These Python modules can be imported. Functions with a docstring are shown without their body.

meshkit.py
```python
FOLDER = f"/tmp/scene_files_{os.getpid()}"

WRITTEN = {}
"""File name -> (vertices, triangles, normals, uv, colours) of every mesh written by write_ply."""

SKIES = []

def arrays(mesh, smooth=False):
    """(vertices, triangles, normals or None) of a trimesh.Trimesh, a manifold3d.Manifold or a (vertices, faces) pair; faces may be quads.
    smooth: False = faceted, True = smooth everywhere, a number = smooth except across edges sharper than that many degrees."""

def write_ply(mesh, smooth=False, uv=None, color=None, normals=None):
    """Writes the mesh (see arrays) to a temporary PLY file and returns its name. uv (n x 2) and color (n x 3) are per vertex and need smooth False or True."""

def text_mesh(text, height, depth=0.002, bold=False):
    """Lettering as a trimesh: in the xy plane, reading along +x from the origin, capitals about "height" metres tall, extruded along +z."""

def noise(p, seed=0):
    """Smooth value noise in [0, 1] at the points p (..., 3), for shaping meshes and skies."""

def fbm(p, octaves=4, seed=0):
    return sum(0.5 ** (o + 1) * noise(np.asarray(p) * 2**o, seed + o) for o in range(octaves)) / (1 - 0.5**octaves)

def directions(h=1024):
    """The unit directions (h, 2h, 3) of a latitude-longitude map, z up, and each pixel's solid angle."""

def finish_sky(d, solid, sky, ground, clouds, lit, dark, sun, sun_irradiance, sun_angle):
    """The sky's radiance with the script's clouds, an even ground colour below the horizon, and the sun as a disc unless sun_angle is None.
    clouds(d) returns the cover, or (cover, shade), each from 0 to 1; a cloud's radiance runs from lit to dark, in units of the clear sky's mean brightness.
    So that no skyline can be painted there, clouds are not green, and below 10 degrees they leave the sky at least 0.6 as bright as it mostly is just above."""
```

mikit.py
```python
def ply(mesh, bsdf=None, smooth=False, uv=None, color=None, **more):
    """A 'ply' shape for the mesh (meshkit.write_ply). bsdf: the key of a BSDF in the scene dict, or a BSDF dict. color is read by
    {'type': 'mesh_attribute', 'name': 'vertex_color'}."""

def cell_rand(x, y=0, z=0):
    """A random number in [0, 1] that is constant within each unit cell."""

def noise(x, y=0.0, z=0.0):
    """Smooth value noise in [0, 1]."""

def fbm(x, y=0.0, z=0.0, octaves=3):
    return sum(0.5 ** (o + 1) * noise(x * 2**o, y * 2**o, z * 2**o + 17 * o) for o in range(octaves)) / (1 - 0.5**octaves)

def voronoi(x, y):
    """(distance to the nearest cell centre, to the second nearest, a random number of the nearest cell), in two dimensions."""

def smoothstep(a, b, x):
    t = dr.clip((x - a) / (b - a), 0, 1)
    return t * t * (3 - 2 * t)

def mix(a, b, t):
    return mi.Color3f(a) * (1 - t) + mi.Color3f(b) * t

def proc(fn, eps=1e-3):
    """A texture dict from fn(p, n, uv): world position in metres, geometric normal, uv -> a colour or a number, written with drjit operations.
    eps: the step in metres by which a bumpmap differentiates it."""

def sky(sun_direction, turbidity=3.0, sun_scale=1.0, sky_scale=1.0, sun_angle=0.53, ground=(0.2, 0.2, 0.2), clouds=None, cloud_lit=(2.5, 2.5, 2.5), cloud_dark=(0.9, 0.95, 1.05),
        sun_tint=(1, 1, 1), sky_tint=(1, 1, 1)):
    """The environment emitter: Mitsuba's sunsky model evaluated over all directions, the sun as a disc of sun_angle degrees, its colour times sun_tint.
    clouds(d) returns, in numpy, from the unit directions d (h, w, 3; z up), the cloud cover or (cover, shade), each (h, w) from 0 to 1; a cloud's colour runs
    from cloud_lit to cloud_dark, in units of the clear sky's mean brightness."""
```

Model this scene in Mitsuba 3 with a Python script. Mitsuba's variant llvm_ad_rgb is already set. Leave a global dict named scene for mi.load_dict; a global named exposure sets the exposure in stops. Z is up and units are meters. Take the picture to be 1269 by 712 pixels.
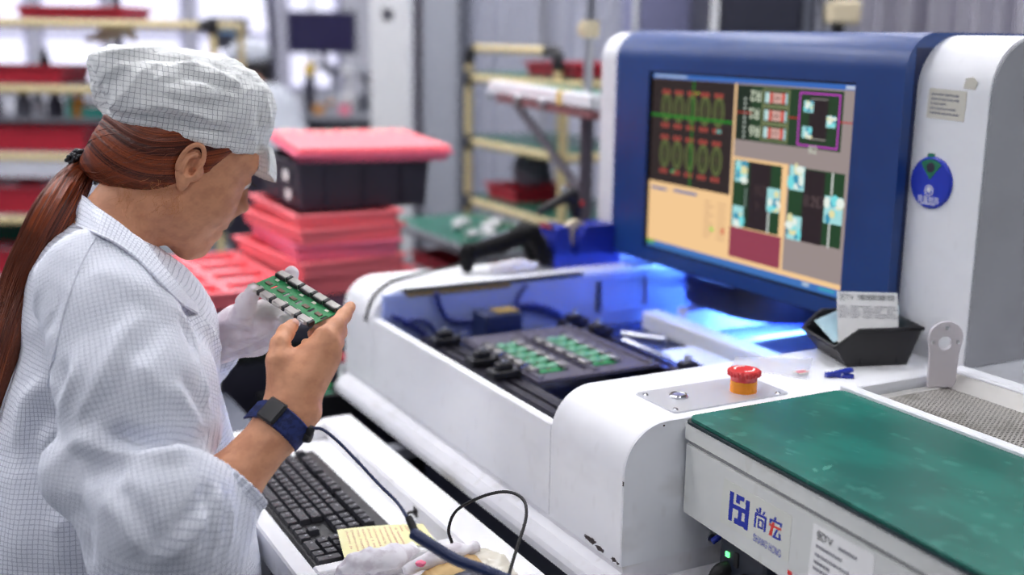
import math, random
import numpy as np, trimesh, drjit as dr, mitsuba as mi
import mikit, meshkit
from mikit import noise, fbm, cell_rand, smoothstep, mix
from shapely.geometry import Polygon, LineString, box as sbox
from shapely import affinity
from shapely.ops import unary_union

rng = np.random.default_rng(7)
scene, labels = {}, {}
T4 = mi.ScalarTransform4f

# ------------------------------------------------------------------ camera, light, exposure
exposure = 0.12
CAM_Z = 1.47
FOC = 1430.0
_yaw, _pitch, _roll = np.radians([28.317, 12.296, -0.768])
_f = np.array([math.sin(_yaw) * math.cos(_pitch), math.cos(_yaw) * math.cos(_pitch), -math.sin(_pitch)])
_r = np.array([math.cos(_yaw), -math.sin(_yaw), 0.0])
_d = np.cross(_f, _r)
_r2 = _r * math.cos(_roll) + _d * math.sin(_roll)
_d2 = _d * math.cos(_roll) - _r * math.sin(_roll)
CAM = np.array([_r2, _d2, _f])
EYE = np.array([0, 0, CAM_Z])
_m = np.eye(4)
_m[:3, 0], _m[:3, 1], _m[:3, 2], _m[:3, 3] = -_r2, -_d2, _f, EYE
scene['camera'] = {'type': 'thinlens', 'fov': 2 * math.degrees(math.atan(634.5 / FOC)), 'fov_axis': 'x', 'near_clip': 0.05, 'far_clip': 60.0,
                   'aperture_radius': 0.0105, 'focus_distance': 1.53, 'to_world': T4(_m.tolist())}


def ray(x, y):
    return CAM.T @ np.array([(x - 634.5) / FOC, (y - 356) / FOC, 1.0])


def at_depth(x, y, d): return EYE + ray(x, y) * d          # the photograph's sight line (measured once, then plain metres)
def at_z(x, y, z): q = ray(x, y); return EYE + q * (z - CAM_Z) / q[2]
def at_x(x, y, X): q = ray(x, y); return EYE + q * X / q[0]
def at_y(x, y, Y): q = ray(x, y); return EYE + q * Y / q[1]


LAMP = 16.5                       # radiance of the ceiling lamps
LAMP_RGB = (1.0, 0.995, 1.03)
GLOW_PANEL_RGB = (0.80, 0.80, 1.02)  # tint of the added glowing panels in the back wall
BLUE_LED = (5.0, 13.0, 70.0)


# ------------------------------------------------------------------ helpers
def mat(name, rgb=None, rough=0.5, metallic=0.0, spec=0.5, coat=0.0, tex=None, bump=None, bump_scale=0.001, sheen=0.0, two=True):
    d = {'type': 'principled', 'base_color': tex if tex is not None else {'type': 'rgb', 'value': list(rgb)},
         'roughness': rough, 'metallic': metallic, 'specular': spec}
    if coat: d['clearcoat'] = coat; d['clearcoat_gloss'] = 0.9
    if sheen: d['sheen'] = sheen
    if bump is not None:
        d = {'type': 'bumpmap', 'nested': d, 'texture': bump, 'scale': bump_scale}
    scene['mat_' + name] = {'type': 'twosided', 'nested': d} if two else d
    return name


def look_of(m): return 'mat_' + m if isinstance(m, str) and 'mat_' + m in scene else m


def ply(mesh, m, smooth=False, **more): return mikit.ply(mesh, look_of(m), smooth, **more)


def srgb(r, g, b):
    c = np.array([r, g, b]) / 255.0
    return tuple(float(x) for x in np.where(c <= 0.04045, c / 12.92, ((c + 0.055) / 1.055) ** 2.4))


_used = {}


def key_for(name):
    n = _used.get(name, 0)
    _used[name] = n + 1
    return name if n == 0 else f'{name}_{n:03d}'


def thing(name, label=None, cat=None, group=None, kind=None):
    k = key_for(name)
    d = {}
    if label: d['label'] = label
    if cat: d['category'] = cat
    if group: d['group'] = group
    if kind: d['kind'] = kind
    if d: labels[k] = d
    return k


def part(parent, name, mesh, m, smooth=False, label=None, kind=None, **more):
    k = key_for(parent + '__' + name)
    scene[k] = ply(mesh, m, smooth, **more)
    d = {}
    if label: d['label'] = label
    if kind: d['kind'] = kind
    if d: labels[k] = d
    return k


def place(parent, name, shape, M=None, label=None):
    """One more copy of a shape dict that exists already."""
    k = key_for(parent + '__' + name)
    scene[k] = dict(shape)
    if M is not None: scene[k]['to_world'] = T4(np.asarray(M, float).tolist())
    if label: labels[k] = {'label': label}
    return k


def solo(name, mesh, m, label, cat, group=None, smooth=False, kind=None, **more):
    k = thing(name, label, cat, group, kind)
    scene[k] = ply(mesh, m, smooth, **more)
    return k


def struct(name, mesh, m, smooth=False, label=None, **more):
    k = thing(name, label, None, None, 'structure')
    scene[k] = ply(mesh, m, smooth, **more)
    return k


def cat_(*ms): return trimesh.util.concatenate([m for m in ms if m is not None])


def bx(x0, x1, y0, y1, z0, z1, c=0.0):
    """A box, its edges chamfered by c."""
    lo, hi = np.array([min(x0, x1), min(y0, y1), min(z0, z1)]), np.array([max(x0, x1), max(y0, y1), max(z0, z1)])
    if c <= 0:
        return trimesh.creation.box(bounds=[lo, hi])
    c = min(c, 0.45 * (hi - lo).min())
    pts = []
    for sx in (0, 1):
        for sy in (0, 1):
            for sz in (0, 1):
                p = np.where([sx, sy, sz], hi, lo)
                s = np.where([sx, sy, sz], -c, c)
                for a in range(3):
                    q = p.astype(float).copy()
                    for b in range(3):
                        if b != a: q[b] += s[b] * (0.35 if False else 1)
                    pts.append(q)
    return trimesh.convex.convex_hull(np.array(pts))


def frame(z, x=None, origin=(0, 0, 0)):
    z = np.asarray(z, float) / np.linalg.norm(z)
    x = np.array([1, 0, 0.0]) if x is None else np.asarray(x, float)
    if abs(np.dot(x / np.linalg.norm(x), z)) > 0.97: x = np.array([0, 1.0, 0])
    x = x - z * np.dot(x, z); x /= np.linalg.norm(x)
    M = np.eye(4); M[:3, 0], M[:3, 1], M[:3, 2], M[:3, 3] = x, np.cross(z, x), z, origin
    return M


def axes(o, x, y, z):
    M = np.eye(4); M[:3, 0], M[:3, 1], M[:3, 2], M[:3, 3] = x, y, z, o
    return M


def moved(m, M):
    m = m.copy(); m.apply_transform(np.asarray(M, float)); return m


def shift(x, y, z, rz=0.0):
    M = trimesh.transformations.rotation_matrix(rz, [0, 0, 1]); M[:3, 3] = (x, y, z); return M


def smooth_path(pts, n=10):
    p = np.asarray(pts, float)
    if len(p) < 3: return p
    q = np.vstack([2 * p[0] - p[1], p, 2 * p[-1] - p[-2]])
    out = []
    for i in range(1, len(q) - 2):
        a, b, c, d = q[i - 1:i + 3]
        for t in np.linspace(0, 1, n, endpoint=False):
            out.append(0.5 * (2 * b + (c - a) * t + (2 * a - 5 * b + 4 * c - d) * t * t + (3 * b - a - 3 * c + d) * t ** 3))
    out.append(p[-1])
    return np.array(out)


def tube(pts, r, n=10, smooth=0, closed=True):
    """A tube along the points; r is a number or one radius per point of pts."""
    p = np.asarray(pts, float)
    rr = np.full(len(p), r) if np.isscalar(r) else np.asarray(r, float)
    if smooth:
        q = smooth_path(np.column_stack([p, rr]), smooth); p, rr = q[:, :3], q[:, 3]
    t = np.gradient(p, axis=0); t /= np.linalg.norm(t, axis=1, keepdims=True) + 1e-12
    u = np.cross(t[0], [0, 0, 1.0]); u = u if np.linalg.norm(u) > 0.1 else np.cross(t[0], [1.0, 0, 0])
    u /= np.linalg.norm(u)
    a = np.arange(n) * 2 * np.pi / n
    rows = []
    for i in range(len(p)):
        u = u - t[i] * np.dot(u, t[i]); u /= np.linalg.norm(u)
        v = np.cross(t[i], u)
        rows.append(p[i] + rr[i] * (np.cos(a)[:, None] * u + np.sin(a)[:, None] * v))
    V = np.vstack(rows + [p[:1], p[-1:]])
    F = []
    for i in range(len(p) - 1):
        for k in range(n):
            a0, a1, b0, b1 = i * n + k, i * n + (k + 1) % n, (i + 1) * n + k, (i + 1) * n + (k + 1) % n
            F += [[a0, a1, b1], [a0, b1, b0]]
    if closed:
        c0, c1, e = len(V) - 2, len(V) - 1, (len(p) - 1) * n
        for k in range(n):
            F += [[c0, (k + 1) % n, k], [c1, e + k, e + (k + 1) % n]]
    return trimesh.Trimesh(V, F, process=False)


def cyl(p0, p1, r, n=20, r1=None):
    p0, p1 = np.asarray(p0, float), np.asarray(p1, float)
    return tube([p0, p1], [r, r if r1 is None else r1], n)


def lathe(profile, o=(0, 0, 0), axis=(0, 0, 1), n=32):
    m = trimesh.creation.revolve(np.asarray(profile, float), sections=n)
    return moved(m, frame(axis, None, o))


def prism(poly, h, M=None):
    """A shapely polygon (or multi) pushed up by h, then moved by M."""
    if not isinstance(poly, Polygon) and not hasattr(poly, 'geoms'): poly = Polygon(poly)
    ms = [trimesh.creation.extrude_polygon(g, h, engine='earcut') for g in getattr(poly, 'geoms', [poly]) if g.area > 1e-12]
    m = trimesh.util.concatenate(ms)
    return m if M is None else moved(m, M)


def prism_y(poly, y0, y1):
    """A polygon drawn in (x, z), pushed along y."""
    m = prism(poly, abs(y1 - y0))
    v = m.vertices.copy()
    m.vertices = np.column_stack([v[:, 0], min(y0, y1) + v[:, 2], v[:, 1]])
    m.invert()
    return m


def rrect(w, h, r, n=6): return sbox(-w / 2 + r, -h / 2 + r, w / 2 - r, h / 2 - r).buffer(r, quad_segs=n)


def sheet(grid):
    """A thin sheet from an (a, b, 3) grid of points."""
    g = np.asarray(grid, float); a, b = g.shape[:2]
    i = np.arange(a * b).reshape(a, b)
    F = np.stack([i[:-1, :-1], i[1:, :-1], i[1:, 1:], i[:-1, 1:]], -1).reshape(-1, 4)
    F = np.vstack([F[:, [0, 1, 2]], F[:, [0, 2, 3]]])
    return trimesh.Trimesh(g.reshape(-1, 3), F, process=False)


def solid_sheet(grid, t):
    m = sheet(grid)
    n = m.vertex_normals
    a, b = np.asarray(grid).shape[:2]
    i = np.arange(a * b).reshape(a, b)
    V = np.vstack([m.vertices + n * t / 2, m.vertices - n * t / 2]); N = a * b
    F = [m.faces, m.faces[:, ::-1] + N]
    ring = np.concatenate([i[0, :], i[1:, -1], i[-1, -2::-1], i[-2:0:-1, 0]])
    nx = np.roll(ring, -1)
    F += [np.stack([ring, ring + N, nx + N], 1), np.stack([ring, nx + N, nx], 1)]
    m = trimesh.Trimesh(V, np.vstack(F), process=False)
    return m


# ---- signed distances on a grid, and the surface of it (naive surface nets)
class Field:
    def __init__(self, lo, hi, h):
        self.lo, self.h = np.asarray(lo, float), h
        self.n = np.ceil((np.asarray(hi, float) - self.lo) / h).astype(int) + 1
        self.d = np.full(self.n, 1.0, np.float32)

    def block(self, lo, hi):
        a = np.clip(np.floor((np.asarray(lo) - self.lo) / self.h).astype(int), 0, self.n - 1)
        b = np.clip(np.ceil((np.asarray(hi) - self.lo) / self.h).astype(int) + 1, 1, self.n)
        sl = tuple(slice(x, y) for x, y in zip(a, b))
        g = np.meshgrid(*[self.lo[k] + self.h * np.arange(a[k], b[k]) for k in range(3)], indexing='ij', sparse=True)
        return sl, g

    def _mix(self, sl, e, k, op):
        d = self.d[sl]
        if op == 'cut': d, e = -d, e
        if k > 0:
            hh = np.clip(0.5 + 0.5 * (e - d) / k, 0, 1)
            out = e * (1 - hh) + d * hh - k * hh * (1 - hh)
        else:
            out = np.minimum(d, e)
        self.d[sl] = -out if op == 'cut' else out

    def cone(self, a, b, ra, rb, k=0.01, op='add'):
        a, b = np.asarray(a, float), np.asarray(b, float)
        m = max(ra, rb) + k + 3 * self.h + 0.02
        sl, (x, y, z) = self.block(np.minimum(a, b) - m, np.maximum(a, b) + m)
        ab = b - a; L2 = max(ab @ ab, 1e-12)
        t = np.clip(((x - a[0]) * ab[0] + (y - a[1]) * ab[1] + (z - a[2]) * ab[2]) / L2, 0, 1)
        e = np.sqrt((x - a[0] - t * ab[0]) ** 2 + (y - a[1] - t * ab[1]) ** 2 + (z - a[2] - t * ab[2]) ** 2) - (ra + (rb - ra) * t)
        self._mix(sl, e, k, op)

    def ell(self, c, r, R=None, k=0.01, op='add'):
        """An ellipsoid: centre, half axes, rotation matrix with the axes as columns."""
        c, r = np.asarray(c, float), np.asarray(r, float)
        R = np.eye(3) if R is None else np.asarray(R)
        m = r.max() + k + 3 * self.h + 0.02
        sl, (x, y, z) = self.block(c - m, c + m)
        q = [(x - c[0]) * R[0, i] + (y - c[1]) * R[1, i] + (z - c[2]) * R[2, i] for i in range(3)]
        k0 = np.sqrt(sum((q[i] / r[i]) ** 2 for i in range(3)))
        k1 = np.sqrt(sum((q[i] / r[i] ** 2) ** 2 for i in range(3)))
        e = k0 * (k0 - 1) / np.maximum(k1, 1e-9)
        e = np.where(k0 < 1e-3, -r.min(), e)
        self._mix(sl, e, k, op)

    def half(self, p, n, k=0.0, lo=None, hi=None):
        """Cut away what lies on the side n points to."""
        n = np.asarray(n, float) / np.linalg.norm(n)
        sl, (x, y, z) = self.block(self.lo if lo is None else lo, self.lo + self.h * self.n if hi is None else hi)
        e = -((x - p[0]) * n[0] + (y - p[1]) * n[1] + (z - p[2]) * n[2])
        self._mix(sl, e + np.zeros_like(self.d[sl]), k, 'cut')

    def mesh(self):
        d = self.d
        s = d < 0
        n = np.array(d.shape)
        c = np.zeros(n - 1, np.int8)
        for i, j, k in np.ndindex(2, 2, 2):
            c += s[i:n[0] - 1 + i, j:n[1] - 1 + j, k:n[2] - 1 + k]
        on = (c > 0) & (c < 8)
        idx = np.full(n - 1, -1, np.int64)
        cells = np.argwhere(on)
        idx[on] = np.arange(len(cells))
        acc, cnt = np.zeros((len(cells), 3)), np.zeros(len(cells))
        cor = list(np.ndindex(2, 2, 2))
        vals = np.stack([d[cells[:, 0] + i, cells[:, 1] + j, cells[:, 2] + k] for i, j, k in cor], 1)
        for a in range(8):
            for b in range(a + 1, 8):
                df = np.subtract(cor[b], cor[a])
                if abs(df).sum() != 1: continue
                va, vb = vals[:, a], vals[:, b]
                x = (va < 0) != (vb < 0)
                t = np.where(x, va / np.where(x, va - vb, 1), 0)
                acc[x] += (np.array(cor[a]) + t[:, None] * df)[x]
                cnt[x] += 1
        V = self.lo + self.h * (cells + acc / cnt[:, None])
        F = []
        for ax in range(3):
            o = [k for k in range(3) if k != ax]
            A = [slice(None)] * 3; B = [slice(None)] * 3
            A[ax], B[ax] = slice(0, -1), slice(1, None)
            sa, sb = s[tuple(A)], s[tuple(B)]
            e = np.argwhere(sa != sb)
            e = e[(e[:, o[0]] > 0) & (e[:, o[1]] > 0) & (e[:, o[0]] < n[o[0]] - 1) & (e[:, o[1]] < n[o[1]] - 1)]
            if not len(e): continue
            inside = sa[e[:, 0], e[:, 1], e[:, 2]]
            q = []
            for u, v in ((0, 0), (-1, 0), (-1, -1), (0, -1)):
                w = e.copy(); w[:, o[0]] += u; w[:, o[1]] += v
                q.append(idx[w[:, 0], w[:, 1], w[:, 2]])
            q = np.stack(q, 1)
            flip = inside if ax != 1 else ~inside
            q = np.where(flip[:, None], q, q[:, ::-1])
            F.append(q)
        F = np.vstack(F)
        F = F[(F >= 0).all(1)]
        F = np.vstack([F[:, [0, 1, 2]], F[:, [0, 2, 3]]])
        m = trimesh.Trimesh(V, F, process=False)
        m.remove_unreferenced_vertices()
        if m.volume < 0: m.invert()
        return m


def relax(m, n=4):
    """Taubin smoothing: shrink and swell by turns."""
    from scipy.sparse import coo_matrix
    e = m.edges_unique; k = len(m.vertices)
    A = coo_matrix((np.ones(2 * len(e)), (np.r_[e[:, 0], e[:, 1]], np.r_[e[:, 1], e[:, 0]])), (k, k)).tocsr()
    deg = np.maximum(np.asarray(A.sum(1)).ravel(), 1)[:, None]
    v = np.array(m.vertices)
    for i in range(n):
        v = v + 0.5 * (A @ v / deg - v); v = v - 0.52 * (A @ v / deg - v)
    m.vertices = v
    return m

# ------------------------------------------------------------------ materials of the place
def scuff(base, dark, scale, lo, hi, seed=0.0):
    def fn(p, n, uv):
        a = fbm(p.x * scale + seed, p.y * scale, p.z * scale, octaves=4)
        return mix(base, dark, smoothstep(lo, hi, a))
    return mikit.proc(fn)


mat('floor_paint', tex=scuff(srgb(120, 126, 128), srgb(84, 88, 92), 1.7, .4, .75), rough=0.35)
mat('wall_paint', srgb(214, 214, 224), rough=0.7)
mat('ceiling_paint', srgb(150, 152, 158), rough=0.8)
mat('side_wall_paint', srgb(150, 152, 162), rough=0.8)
mat('ivory_pipe', srgb(214, 196, 146), rough=0.35)
mat('black_plastic', srgb(24, 24, 27), rough=0.4)
mat('dark_plastic', srgb(38, 37, 52), rough=0.45)
mat('grey_steel', srgb(150, 152, 160), rough=0.4, metallic=0.3)
mat('pale_grey', srgb(178, 182, 192), rough=0.5)
mat('slate_paint', srgb(92, 96, 108), rough=0.5)
mat('violet_paint', srgb(122, 124, 160), rough=0.5)
mat('dark_paint', srgb(42, 44, 60), rough=0.5)
mat('red_tray', srgb(178, 32, 52), rough=0.45)
mat('pink_tray', srgb(246, 122, 130), rough=0.5)
mat('rose_tray', srgb(232, 112, 142), rough=0.5)
mat('green_mat', srgb(20, 96, 78), rough=0.3)
mat('white_paint', srgb(226, 228, 232), rough=0.4)
mat('white_plastic', srgb(228, 228, 230), rough=0.4)
mat('chrome', srgb(210, 212, 216), rough=0.18, metallic=1.0)
mat('aluminium', srgb(216, 210, 214), rough=0.38, metallic=0.35)
mat('curtain_film', srgb(196, 198, 210), rough=0.35, spec=0.6)
mat('silver_film', srgb(196, 194, 204), rough=0.2, metallic=0.35)
mat('cream_plastic', srgb(222, 208, 176), rough=0.5)
mat('teal_plastic', srgb(60, 170, 156), rough=0.4)
mat('amber_plastic', srgb(196, 130, 24), rough=0.4)
mat('yellow_plastic', srgb(226, 188, 40), rough=0.4)
mat('blue_plastic', srgb(22, 42, 150), rough=0.35)
mat('rubber', srgb(20, 20, 22), rough=0.6)
mat('brown_steel', srgb(120, 70, 72), rough=0.5)
mat('post_steel', srgb(84, 78, 88), rough=0.4, metallic=0.4)
mat('off_screen', srgb(40, 36, 76), rough=0.25)
mat('worker_white', srgb(206, 210, 220), rough=0.8)
mat('skin_plain', srgb(196, 150, 124), rough=0.5)
mat('black_hair', srgb(22, 18, 20), rough=0.5)

# ------------------------------------------------------------------ the setting
RX0, RX1, RY0, RY1, RZ = -2.6, 5.6, -2.6, 9.4, 3.3
struct('floor', bx(RX0, RX1, RY0, RY1, -0.1, 0), 'floor_paint')
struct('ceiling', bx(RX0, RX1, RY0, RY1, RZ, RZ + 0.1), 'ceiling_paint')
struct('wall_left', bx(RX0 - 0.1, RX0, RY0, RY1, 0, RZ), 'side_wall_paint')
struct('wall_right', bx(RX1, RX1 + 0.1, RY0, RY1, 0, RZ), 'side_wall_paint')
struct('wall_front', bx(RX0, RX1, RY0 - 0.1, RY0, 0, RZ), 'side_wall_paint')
# the back wall holds a row of glowing panels, added in place of lit bench fixtures
WZ0, WZ1 = 1.0, 2.75
glow_panels = [(-0.9, 0.25), (0.31, 0.98), (1.04, 1.52), (1.58, 2.12), (2.18, 2.86), (2.92, 3.4)]
poly = sbox(RX0, 0, RX1, RZ).difference(unary_union([sbox(a, WZ0, b, WZ1) for a, b in glow_panels]))
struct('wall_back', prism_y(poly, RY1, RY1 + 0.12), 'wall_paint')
mat('glow_panel_frame', srgb(176, 174, 196), rough=0.5)
scene['glow_panel_face'] = {'type': 'diffuse', 'reflectance': {'type': 'rgb', 'value': [0.7, 0.7, 0.75]}}
for i, (a, b) in enumerate(glow_panels):
    k = f'glow_panel_{i + 1}'  # an added glowing panel, no real window
    labels[k] = {'kind': 'structure'}
    fr = sbox(a, WZ0, b, WZ1).difference(sbox(a + 0.035, WZ0 + 0.035, b - 0.035, WZ1 - 0.035))
    fr = fr.union(sbox(a, 1.43, b, 1.47))
    scene[k + '__frame'] = ply(prism_y(fr, RY1 - 0.02, RY1 + 0.06), 'glow_panel_frame')
    pane = trimesh.Trimesh([[a, RY1 + 0.05, WZ0], [b, RY1 + 0.05, WZ0], [b, RY1 + 0.05, WZ1], [a, RY1 + 0.05, WZ1]], [[0, 1, 2], [0, 2, 3]], process=False)
    scene[k + '__pane'] = ply(pane, 'glow_panel_face')
    scene[k + '__pane']['emitter'] = {'type': 'area', 'radiance': {'type': 'rgb', 'value': [0.88 * c for c in GLOW_PANEL_RGB]}}

# lamps on the ceiling (above the picture): housing and a glowing diffuser
mat('lamp_housing', srgb(232, 232, 232), rough=0.5)
scene['lamp_diffuser'] = {'type': 'diffuse', 'reflectance': {'type': 'rgb', 'value': [0.8, 0.8, 0.8]}}
hous = ply(cat_(bx(-.62, .62, -.16, .16, .015, .06), bx(-.62, .62, -.16, -.145, 0, .02), bx(-.62, .62, .145, .16, 0, .02)), 'lamp_housing')
diff = ply(trimesh.Trimesh([[-.61, -.144, .012], [-.61, .144, .012], [.61, .144, .012], [.61, -.144, .012]], [[0, 1, 2], [0, 2, 3]], process=False), 'lamp_diffuser')
for ix, x in enumerate((-1.5, 0.2, 1.9, 3.6)):
    for iy, y in enumerate((0.9, 2.3, 3.7, 5.4, 7.6)):
        k = thing('ceiling_lamp', f"long white ceiling lamp, {('first', 'second', 'third', 'fourth')[ix]} from the left wall in the {('first', 'second', 'third', 'fourth', 'fifth')[iy]} row", 'lamp', 'ceiling lamps over the workshop')
        M = shift(x, (0.7, -0.9, 0.3, 0.3)[ix] if iy == 0 else y, RZ - 0.06)
        place(k, 'housing', hous, M)
        d = place(k, 'diffuser', diff, M)
        scene[d]['emitter'] = {'type': 'area', 'radiance': {'type': 'rgb', 'value': [LAMP * c for c in LAMP_RGB]}}

# hanging plastic sheets behind the trolley, and the silver ones on the right: folds that hang free
def curtain(p0, p1, z0, z1, amp, waves, seed, n=180):
    p0, p1 = np.array(p0, float), np.array(p1, float)
    t = np.linspace(0, 1, n); dirv = p1 - p0; L = np.linalg.norm(dirv); nrm = np.array([-dirv[1], dirv[0]]) / L
    zz = np.linspace(z0, z1, 14)
    w = amp * (np.sin(t * waves * 6.283 + 1.7 * np.sin(t * waves * 2.1 + seed)) + 0.5 * np.sin(t * waves * 14.1 + seed))
    g = np.zeros((n, len(zz), 3))
    for j, z in enumerate(zz):
        f = 0.75 + 0.35 * (z1 - z) / (z1 - z0) + 0.1 * math.sin(3 * z + seed)
        xy = p0[None] + t[:, None] * dirv + (w * f)[:, None] * nrm
        g[:, j, :2] = xy; g[:, j, 2] = z
    return solid_sheet(g, 0.003)


def rail_of(p0, p1, z): return tube([[*p0, z], [*p1, z]], 0.014, 8)


def hang(label, p0, p1, z0, z1, amp, waves, seed, m):
    k = thing('plastic_curtain', label, 'curtain')
    part(k, 'film', curtain(p0, p1, z0, z1, amp, waves, seed), m, True)
    part(k, 'rail', rail_of(p0, p1, z1 + 0.012), 'grey_steel', True)
    for q in (p0, p1):
        part(k, 'hanger', cyl([*q, z1 + 0.01], [*q, RZ], 0.008, 8), 'grey_steel')


hang('pale translucent plastic curtain hanging behind the pipe trolley', at_depth(572, 60, 5.9)[:2], at_depth(668, 60, 5.6)[:2], 0.05, 2.6, 0.03, 5, 0.3, 'curtain_film')
hang('grey plastic curtain hanging beside the chrome pole', at_depth(674, 60, 5.75)[:2], at_depth(790, 60, 5.4)[:2], 0.05, 2.6, 0.035, 4, 2.1, 'curtain_film')
hang('shiny silver plastic sheet hanging behind the right end of the cabinet', at_depth(1045, 20, 4.1)[:2], at_depth(1330, 20, 3.6)[:2], 0.05, 2.5, 0.05, 6, 1.1, 'silver_film')


# ------------------------------------------------------------------ things behind
def along(D, x): return at_depth(x, 200, D)[:2]                    # where the sight line of a picture column stands at a depth
EX, EY = _r[:2], np.array([math.sin(_yaw), math.cos(_yaw)])           # level axes across and into the view


def local(o, ex=EX, ey=EY):
    M = np.eye(4); M[:2, 0], M[:2, 1], M[:3, 3] = ex, ey, (o[0], o[1], 0.0); return M


# white column and the grey partition beside it
k = thing('column', 'white square steel column behind the black crate', 'column')
M = local(along(5.2, 487))
part(k, 'shaft', moved(bx(-.088, .088, -.08, .10, 0.01, RZ - 0.002, .006), M), 'white_paint')
part(k, 'nameplate', moved(bx(-.03, .012, -.0845, -.079, 1.53, 1.575, .002), M), 'dark_paint', label='small dark plate high on the column')
part(k, 'base_plate', moved(bx(-.13, .13, -.13, .15, 0, 0.012), M), 'grey_steel')
k = thing('partition', 'pale grey partition panel between the white column and the curtain', 'partition')
M = local(along(5.6, 546))
part(k, 'panel', moved(bx(-.09, .085, -.015, .015, 0.06, 2.7, .003), M), 'pale_grey')
part(k, 'post', moved(bx(.088, .145, -.03, .03, 0.0, 2.75, .004), M), 'slate_paint')
part(k, 'edge_post', moved(bx(-.125, -.092, -.03, .03, 0.0, 2.75, .004), M), 'post_steel')
part(k, 'latch', moved(bx(-.07, -.05, -.022, -.012, .93, .96, .002), M), 'yellow_plastic')

# cabinets whose tops show above the monitor hood
for lab, x0, x1, D, top, m in (('violet grey machine cabinet above the left part of the monitor hood', 778, 862, 4.75, 2.1, 'violet_paint'),
                               ('dark blue grey machine cabinet above the middle of the monitor hood', 872, 1000, 4.0, 2.0, 'dark_paint')):
    k = thing('machine_cabinet', lab, 'cabinet')
    w = (x1 - x0) * D / FOC
    M = local(along(D, (x0 + x1) / 2))
    part(k, 'body', moved(bx(-w / 2, w / 2, 0, .5, .05, top, .01), M), m)
    part(k, 'plinth', moved(bx(-w / 2 + .02, w / 2 - .02, .02, .48, 0, .05), M), 'black_plastic')
    part(k, 'door', moved(bx(-w * .40, w * .33, -.018, 0.0, .12, top - .05, .004), M), m)
    part(k, 'edge_strip', moved(bx(-w * .5, -w * .43, -.02, -.001, .1, top - .01, .003), M), 'white_paint', label='white edge strip')
    part(k, 'edge_strip', moved(bx(w * .36, w * .44, -.02, -.001, .1, top - .01, .003), M), 'white_paint' if x0 < 800 else 'slate_paint')
    part(k, 'handle', moved(bx(w * .25, w * .29, -.03, -.018, .95, 1.1, .004), M), 'chrome')
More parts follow.
